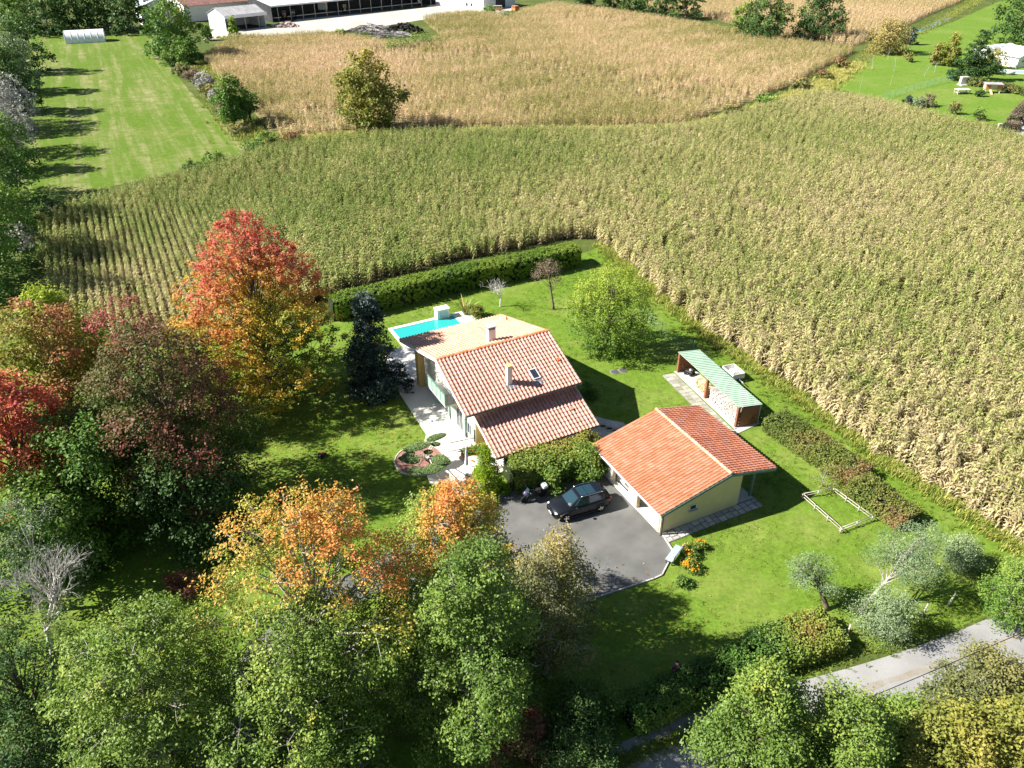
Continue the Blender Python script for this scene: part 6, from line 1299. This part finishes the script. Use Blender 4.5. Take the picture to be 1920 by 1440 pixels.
for i, (p, t, lb) in enumerate((((1727, 1156), .15, 'pale leaning fence post beside the silvery bush'), ((1776, 1137), .2, 'taller pale fence post further along the verge'), ((1585, 1195), .1, 'grey stake at the sunny hedge end'))):
    g = gp(*p); o = MB().tube([(0, 0, -.1), (t*.5, .02, .5), (t, .05, 1.05)], [.06, .058, .05], 8).build('fence_post', MATS['wood_grey']); o.location = (g.x, g.y, .008); tag(o, lb, 'post')
def mesh_fence(label, pts, h=1.4, name='mesh_fence', step=2.4, m='rail_metal', wires=7):
    P = [Vector(gp(*p)) for p in pts]; root = empty(name, P[0], label, 'fence'); mb = MB(); o = P[0]
    for a, b in zip(P[:-1], P[1:]):
        n = max(1, round((b-a).length/step))
        for k in range(n+(1 if b is P[-1] else 0)):
            q = a+(b-a)*(k/n)-o; MB().tube([(q.x, q.y, 0), (q.x, q.y, h+.1)], .03, 6).build('post', MATS['green_post'], root)
        for k in range(wires): z = .08+(h-.1)*k/(wires-1); mb.tube([a-o+Vector((0, 0, z)), b-o+Vector((0, 0, z))], .006, 3, False)
        for k in range(int((b-a).length/.2)): q = a+(b-a)*(k*.2/(b-a).length)-o; mb.tube([(q.x, q.y, .05), (q.x, q.y, h)], .004, 3, False)
    w_ = mb.build('netting', mat('green_wire', (.20, .42, .33), .6, .1, 3), root)
mesh_fence('green wire fence with thin posts between the ginkgo and the wood store', ((1200, 592), (1240, 628), (1275, 658), (1300, 662)), 1.3)
mesh_fence('green wire fence across the neighbour lawn', ((1655, 188), (1700, 174), (1750, 160), (1800, 150)), 1.5, step=3.0)
# overhead cable
for lb, A, B, z0_, z1_, rad_ in (('dark telephone cable hanging over the gravel road', (1000, 1560), (2100, 1105), 5.6, 5.2, .02), ('thin second cable hanging beside the telephone cable', (1040, 1590), (2140, 1150), 5.2, 4.9, .010)):
    a, b = gp(A[0], A[1], z0_), gp(B[0], B[1], z1_); pts = []
    for k in range(25):
        t = k/24; p = a+(b-a)*t; pts.append((p.x, p.y, p.z-1.6*t*(1-t)))
    o = MB().tube(pts, rad_, 5).build('overhead_cable', MATS['black_rubber']); tag(o, lb, 'cable')
# ------------------------------------------------------------------ the farm at the top
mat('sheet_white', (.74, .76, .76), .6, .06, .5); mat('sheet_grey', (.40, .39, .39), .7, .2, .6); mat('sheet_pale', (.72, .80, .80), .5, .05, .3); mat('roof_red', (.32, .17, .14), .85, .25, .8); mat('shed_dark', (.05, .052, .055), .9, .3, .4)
def shed(name, label, base, ang, L, D, h, hr, wallm, roofm, open_front=True, posts=0, cat='shed', fascia=None, flat=False):
    """L along local x, D deep (local +y = back), front at y=0; monopitch/gable roof"""
    root = empty(name, (base[0], base[1], 0), label, cat, ang)
    t = .2
    if not open_front: MB().box((L/2, t/2, h/2), (L-.02, t, h)).build('wall', MATS[wallm], root)
    MB().box((L/2, D-t/2, h/2), (L-.02, t, h)).build('wall', MATS[wallm], root)
    for x in (t/2, L-t/2):
        MB().extr([(.01, 0), (D-.01, 0), (D-.01, h), (D/2, hr-.05), (.01, h)] if not flat else [(.01, 0), (D-.01, 0), (D-.01, hr-.05), (.01, h)], (x-t/2, 0, 0), (0, 1, 0), (0, 0, 1), (1, 0, 0), t).build('wall', MATS[wallm], root)
    ov = .8
    if flat: sl_ = [([(-.3, -ov, h), (L+.3, -ov, h), (L+.3, D+.3, hr), (-.3, D+.3, hr)])]
    else: sl_ = [[(-.3, -ov, h-ov*(hr-h)/(D/2)), (L+.3, -ov, h-ov*(hr-h)/(D/2)), (L+.3, D/2, hr), (-.3, D/2, hr)], [(-.3, D/2, hr-.004), (L+.3, D/2, hr-.004), (L+.3, D+.3, h), (-.3, D+.3, h)]]
    for s in sl_:
        mb = MB(); slab(mb, [tuple(p[:2])+(p[2]+.12,) for p in s], .1); r = mb.build('roof', MATS[roofm], root)
        n = int(L/1.2)
        for k in range(n):
            x = (k+.5)*L/n; a, b = Vector(s[1]), Vector(s[2]); d = b-a
            MB().extr([(-.05, 0), (-.03, .06), (.03, .06), (.05, 0)], (x, a.y, a.z+.125), (1, 0, 0), (0, 0, 1), Vector((0, d.y, d.z)).normalized(), math.hypot(d.y, d.z)).build('roof_rib', MATS[roofm], r)
    if fascia: MB().box((L/2, -ov-.04, sl_[0][0][2]+.0), (L+.7, .06, fascia)).build('fascia', MATS['sheet_white'], root)
    for k in range(posts): MB().box(((k+.5)*L/posts, .15, (h-.1)/2), (.18, .18, h-.1)).build('post', MATS['wood_grey'], root)
    MB().box((L/2, D/2, .06), (L-.5, D-.5, .06)).build('floor', MATS['shed_dark'], root)
    return root
a, b = gp(512, 42), gp(760, 15); FA = math.atan2((b-a).y, (b-a).x)
a, b = gp(907, 19), gp(978, 9); WBA = math.atan2((b-a).y, (b-a).x)
s1 = shed('farm_shed', 'small farm shed with grey corrugated roof and white gable wall', gp2(425, 59), FA, 15, 11, 4.6, 6.6, 'sheet_white', 'sheet_grey', True, 3, fascia=1.0)
for y in (4.2, 6.2): MB().box((-.02, y, 1.9), (.08, .1, 3.2)).build('door_track', MATS['fascia_dark'], s1)
MB().box((-.03, 5.2, 1.8), (.05, 1.9, 3.2)).build('door', MATS['sheet_white'], s1)
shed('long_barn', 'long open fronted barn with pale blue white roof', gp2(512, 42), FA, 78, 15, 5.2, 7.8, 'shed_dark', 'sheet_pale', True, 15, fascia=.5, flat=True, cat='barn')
shed('farm_house', 'farm building with weathered red brown roof behind the small shed', gp2(350, 42), FA, 34, 14, 5.5, 9.0, 'render_white', 'roof_red', False, 0, cat='building')
shed('farm_building', 'white farm building with pale roof behind the dark trees', gp2(258, 40), R(-60), 16, 10, 6, 8, 'render_white', 'sheet_pale', False, 0, cat='building')
shed('white_barn', 'white barn with a dark doorway at the end of the farm yard', gp2(907, 19), WBA, 20, 24, 4.6, 7.0, 'sheet_white', 'sheet_grey', False, 0, cat='barn')
wb2 = bpy.data.objects['white_barn']
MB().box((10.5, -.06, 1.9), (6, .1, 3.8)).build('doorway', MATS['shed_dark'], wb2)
for y in (6.5, 9.0): MB().box((-.06, y, 1.5), (.1, .9, 1.1)).build('window', MATS['glass_dark'], wb2)
MB().box((3.5, -.05, 1.5), (6, .06, 2.9)).build('panel', MATS['sheet_pale'], wb2)
def van(label, loc, rz, paint, top):
    root = empty('van', loc, label, 'van', rz)
    prof = [(-2.2, .35), (2.1, .35), (2.25, .8), (2.0, 1.15), (1.55, 1.9), (1.3, 2.0), (-2.1, 2.0), (-2.25, 1.2)]
    lo = [(-2.2, .35), (2.1, .35), (2.25, .8), (2.0, 1.15), (-2.25, 1.15)]; hi = [(-2.25, 1.15), (2.0, 1.15), (1.55, 1.9), (1.3, 2.0), (-2.1, 2.0)]
    MB().extr(lo, (0, -.88, 0), (1, 0, 0), (0, 0, 1), (0, 1, 0), 1.76).build('body', MATS[paint], root); MB().extr(hi, (0, -.84, 0), (1, 0, 0), (0, 0, 1), (0, 1, 0), 1.68).build('upper_body', MATS[top], root)
    for s in (-1, 1):
        for x in (-1.5, -.4, .7): MB().box((x, s*.85, 1.55), (.9, .03, .45)).build('window', MATS['car_glass'], root)
        for x in (-1.35, 1.35): wheel(root, (x, s*.78, .33), .33, .2)
    MB().box((1.82, 0, 1.52), (.04, 1.4, .6), ry=-.54).build('windscreen', MATS['car_glass'], root); MB().box((-2.2, 0, 1.55), (.04, 1.3, .5), ry=.12).build('rear_window', MATS['car_glass'], root)
    for s in (-1, 1): MB().blob((2.2, s*.6, .8), (.05, .13, .13), 8, 5, 0).build('headlight', MATS['lamp_clear'], root); MB().box((-2.26, s*.7, .9), (.05, .15, .3)).build('taillight', MATS['lamp_red'], root)
van('orange camper van with white upper half parked by the white barn', (*gp2(931, 21), .036), R(185), 'paint_orange', 'paint_cream')
van('red orange van seen from its tail by the white barn', (*gp2(966, 21), .036), R(110), 'paint_red_orange', 'paint_red_orange')
def tractor(label, loc, rz, paint):
    root = empty('tractor', loc, label, 'tractor', rz)
    MB().box((.8, 0, 1.15), (1.7, .75, .7), bev=.1).build('bonnet', MATS[paint], root); MB().box((-.6, 0, .95), (1.2, .8, .6)).build('chassis', MATS['plastic_black'], root)
    MB().box((-.6, 0, 1.95), (1.2, 1.2, 1.2)).build('cab', MATS['car_glass'], root); MB().box((-.6, 0, 2.6), (1.4, 1.35, .12)).build('cab_roof', MATS[paint], root)
    for s in (-1, 1): wheel(root, (-.8, s*.85, .8), .8, .42); wheel(root, (1.4, s*.75, .5), .5, .3)
    MB().tube([(1.2, .2, 1.4), (1.2, .2, 2.4)], .05, 6).build('exhaust', MATS['black_metal'], root)
mat('paint_green', (.08, .22, .06), .5, .1, 1); mat('paint_yellow', (.75, .45, .05), .5, .1, 1)
tractor('red tractor parked under the long barn next to the shed', (*gp2(534, 36), .05), R(-70), 'paint_red_orange')
tractor('green tractor under the long barn beside the red one', (*gp2(551, 34), .05), R(-75), 'paint_green')
tractor('yellow tractor at the front of the long barn', (*gp2(647, 23), .05), R(-80), 'paint_yellow')
o = empty('farm_cart', (*gp2(606, 22), .05), 'white farm cart with red top under the long barn', 'cart', R(15)); MB().box((0, 0, 1.8), (3.6, 2, 2.0), bev=.05).build('box', MATS['sheet_white'], o); MB().box((0, 0, 2.95), (3.8, 2.1, .3)).build('tarpaulin', MATS['paint_red_orange'], o)
for s in (-1, 1):
    for x in (-1, 1): wheel(o, (x, s*.9, .4), .4, .25)
rr_ = random.Random(12)
# rubble by the shed: boards and scrap lying about
def heap(name, label, cen, rx_, ry_, hh, n, kind, m, seed, cat):
    rr_ = random.Random(seed); root = empty(name, (cen[0], cen[1], .03), label, cat, R(8)); mb = MB(); T = []
    for k in range(n):
        a = rr_.uniform(0, 6.28); q = math.sqrt(rr_.random()); x, y = rx_*q*math.cos(a), ry_*q*math.sin(a); z = hh*(1-q*q)*rr_.uniform(.5, 1)+.12; n0 = len(mb.v)
        if kind == 'log':
            t = rr_.uniform(-.7, .7)+(.4 if x < 0 else -.3); l = rr_.uniform(1.5, 4); e = Vector((math.cos(t), math.sin(t), rr_.uniform(-.25, .25)))*l/2; c = Vector((x, y, z+.1)); mb.tube([c-e, c+e*.1+Vector((0, 0, .1)), c+e], [rr_.uniform(.08, .2), .12, .06], 5, smooth=False)
        elif kind == 'tyre':
            Mx = Matrix.Rotation(rr_.uniform(-.6, .6), 3, 'X') @ Matrix.Rotation(rr_.uniform(-.6, .6), 3, 'Y'); mb.lathe([(.2, -.09), (.34, -.1), (.38, 0), (.34, .1), (.2, .09)], (x, y, z), 9, Mx)
        else: mb.box((x, y, z), (rr_.uniform(.4, 2.2), rr_.uniform(.2, .9), rr_.uniform(.08, .5)), rz=rr_.uniform(0, 3), rx=rr_.uniform(-.4, .4))
        T += [rr_.random()]*(len(mb.v)-n0)
    o = mb.build('pieces', MATS[m], root); o['kind'] = 'stuff'; at_ = o.data.attributes.new('tint', 'FLOAT', 'POINT'); at_.data.foreach_set('value', np.array(T, np.float32)); return root
mat('grey_wood', (.34, .31, .30), .95, .3, 3, rnd=.4); mat('scrap', (.42, .33, .30), .9, .5, .7, rnd=.5); mat('rubble', (.55, .52, .47), .95, .3, 1, rnd=.4); mat('tyre_black', (.018, .018, .02), .85, .3, 4, rnd=.5)
hp = lambda p: gp2(*p)
heap('brush_heap', 'heap of grey logs and branches beside the farm yard', hp((692, 61)), 7.5, 6, 2.4, 130, 'log', 'grey_wood', 1, 'heap')
heap('brush_heap', 'low spread of grey poles between log heap and black heap', hp((735, 68)), 6.5, 5, 1.2, 80, 'log', 'grey_wood', 2, 'heap')
heap('tyre_heap', 'black heap of old tyres beside the grey log heap', hp((757, 61)), 7, 5.5, 2.9, 330, 'tyre', 'tyre_black', 3, 'heap')
heap('scrap_heap', 'reddish scrap heap in front of the small farm shed', hp((535, 50)), 4.5, 3, 1.4, 60, 'box', 'scrap', 4, 'heap')
heap('rubble_heap', 'pale rubble in the weeds before the white barn', hp((873, 36)), 3.5, 3.5, .9, 40, 'box', 'rubble', 5, 'heap')
heap('rubble_heap', 'grey rubble under the bush near the vans', hp((938, 34)), 4.5, 3.5, 1.1, 50, 'box', 'rubble', 6, 'heap')
# plastic tunnel on the meadow
mat('grey_plastic', (.50, .52, .53), .4, .15, .8, spec=.4)
mat('plastic_sheet', (.82, .84, .85), .35, .08, .8, spec=.4)
def tunnel(label, A, B, W_, h, name='plastic_tunnel', n=6, m='plastic_sheet'):
    A, B = Vector(gp(*A)), Vector(gp(*B)); d = B-A; L = d.length; root = empty(name, A, label, 'greenhouse', math.atan2(d.y, d.x))
    prof = [(W_/2*math.cos(t), h*math.sin(t)**.75) for t in [math.pi*k/12 for k in range(13)]]
    for k in range(n):
        V = [(x, y+W_/2, z) for x in (L*k/n+.03, L*(k+1)/n-.03) for y, z in prof]; F = [(q, q+1, 14+q, 13+q) for q in range(12)]
        MB().add(V, F, True).build('cover', MATS[m], root)
    for k in range(n+1): MB().tube([(L*k/n, y*1.01+W_/2, z*1.01) for y, z in prof], .06, 5).build('hoop', MATS['sheet_white'], root)
    for x in (.02, L-.02): MB().add([(x, y+W_/2, z) for y, z in prof], [tuple(range(13))]).build('end_sheet', MATS[m], root)
    return root
tunnel('white plastic tunnel standing on the far meadow', (124, 83), (198, 79), 6.5, 3.4)
tunnel('pale plastic tunnel beside the neighbour pool', (1850, 110), (1905, 104), 5.0, 2.8, n=4, m='grey_plastic')
# a water trough on the meadow edge
# ------------------------------------------------------------------ neighbour
nh = empty('neighbour_house', (*gp2(1905, 128), 0), 'white corner of the neighbour pool house', 'house', R(20))
MB().extr([(0, 0), (9, 0), (9, 2.6), (4.5, 4.4), (0, 2.6)], (0, 0, 0), (1, 0, 0), (0, 0, 1), (0, 1, 0), 7).build('wall', MATS['render_white'], nh)
mb = MB(); slab(mb, [(-.4, -.4, 2.5), (4.5, -.4, 4.46), (4.5, 7.4, 4.46), (-.4, 7.4, 2.5)], -.12); mb.build('roof', MATS['sheet_white'], nh)
mb = MB(); slab(mb, [(4.5, -.4, 4.455), (9.4, -.4, 2.5), (9.4, 7.4, 2.5), (4.5, 7.4, 4.455)], -.12); mb.build('roof', MATS['sheet_white'], nh)
for x in (1.6, 3.0): MB().box((x, -.04, 1.6), (.4, .08, .45)).build('window', MATS['glass_dark'], nh)
npool = empty('neighbour_pool', (*gp2(1908, 136), .04), 'pale blue neighbour swimming pool in front of the white pool house', 'swimming pool', R(-15))
for c, s in (((0, 2.2, .1), (11, .5, .18)), ((0, -2.2, .1), (11, .5, .18)), ((-5.3, 0, .1), (.5, 3.88, .176)), ((5.3, 0, .1), (.5, 3.88, .176))): MB().box(c, s).build('coping', MATS['terrace'], npool)
MB().box((0, 0, .05), (10.08, 3.88, .06)).build('water', mat('pale_water', (.30, .62, .72), .08, .1, .4, spec=.5), npool)
hu = empty('rabbit_hutch', (*gp2(1858, 174), .03), 'wooden rabbit hutch with orange doors on white legs', 'hutch', R(-10))
MB().box((0, 0, 1.35), (3.4, 1.3, 1.1)).build('box', MATS['wood_pale'], hu); MB().box((0, -.1, 1.98), (3.8, 1.9, .1), rx=.08).build('roof', MATS['sheet_grey'], hu)
for x in (-1.1, 1.2): MB().box((x, -.68, 1.35), (.9, .06, .85)).build('door', mat('orange_door', (.55, .20, .08), .8, .2, 3), hu)
for x in (-1.5, 1.5):
    for y in (-.5, .5): MB().box((x, y, .4), (.14, .14, .8)).build('leg', MATS['render_white'], hu)
MB().box((-.6, -1.4, .42), (.5, 2.0, .07), rx=.45).build('ramp', MATS['wood_pale'], hu)
nt = empty('garden_table', (*gp2(1803, 176), .03), 'low white topped table on the neighbour lawn', 'table', R(5))
MB().box((0, 0, .95), (3.0, 1.6, .1)).build('table_top', MATS['render_white'], nt)
for x in (-1.35, 1.35):
    for y in (-.65, .65): MB().box((x, y, .45), (.16, .16, .9)).build('leg', MATS['wood_grey'], nt)
MB().box((0, 0, .3), (2.6, 1.2, .08)).build('shelf', MATS['wood_grey'], nt)
bq = empty('barbecue', (*gp2(1805, 160), .03), 'grey masonry barbecue with pale slab top by the garden table', 'barbecue', R(5))
MB().box((0, .2, .9), (1.5, .9, 1.8)).build('hood', MATS['stone'], bq); MB().box((0, 0, 1.84), (1.8, 1.3, .1)).build('slab_top', MATS['concrete'], bq); MB().box((0, -.3, .12), (2.2, 1.9, .2)).build('base', MATS['concrete'], bq)
hedge('brown_hedge', 'clipped brown green hedge beyond the hutch', px((1815, 160), (1850, 164), (1890, 172), (1935, 182)), 2.2, 1.5, 4000, 'leaf_rusty', .26, 401, aut=(.0, .6, 0, 1), per=10)
hedge('brown_hedge', 'brown hedge beside the neighbour drive', px((1898, 236), (1925, 205), (1950, 190)), 2.4, 1.8, 4000, 'leaf_brown', .24, 402, aut=(.1, .9, 0, 1), per=10)
hedge('brown_hedge', 'rounded brown bush hedge by the white wall at the maize corner', px((1886, 247), (1902, 244)), 2.0, 1.6, 2500, 'leaf_brown', .22, 403, aut=(.1, .8, 0, 1), per=10)
wl_ = MB().box((0, 0, .45), (5, .3, .9)); wl_ = wl_.build('garden_wall', MATS['render_white']); g = gp(1892, 240); wl_.location = (g.x, g.y, 0); wl_.rotation_euler = (0, 0, R(10)); tag(wl_, 'low white wall at the maize corner of the neighbour drive', 'wall')
sheet('neighbour_drive', px((1898, 246), (1920, 222), (1960, 200), (2050, 214), (2000, 270), (1925, 262)), .05, MATS['concrete'])
bs_ = MB().blob((0, 0, .4), (1.4, .8, .5), 12, 7, .15, 5).build('covered_mound', mat('grey_cover', (.55, .55, .56), .7, .2, 1)); g = gp(1893, 140); bs_.location = (g.x, g.y, .03); tag(bs_, 'grey covered mound before the neighbour pool', 'cover')
# fallen leaves under the trees
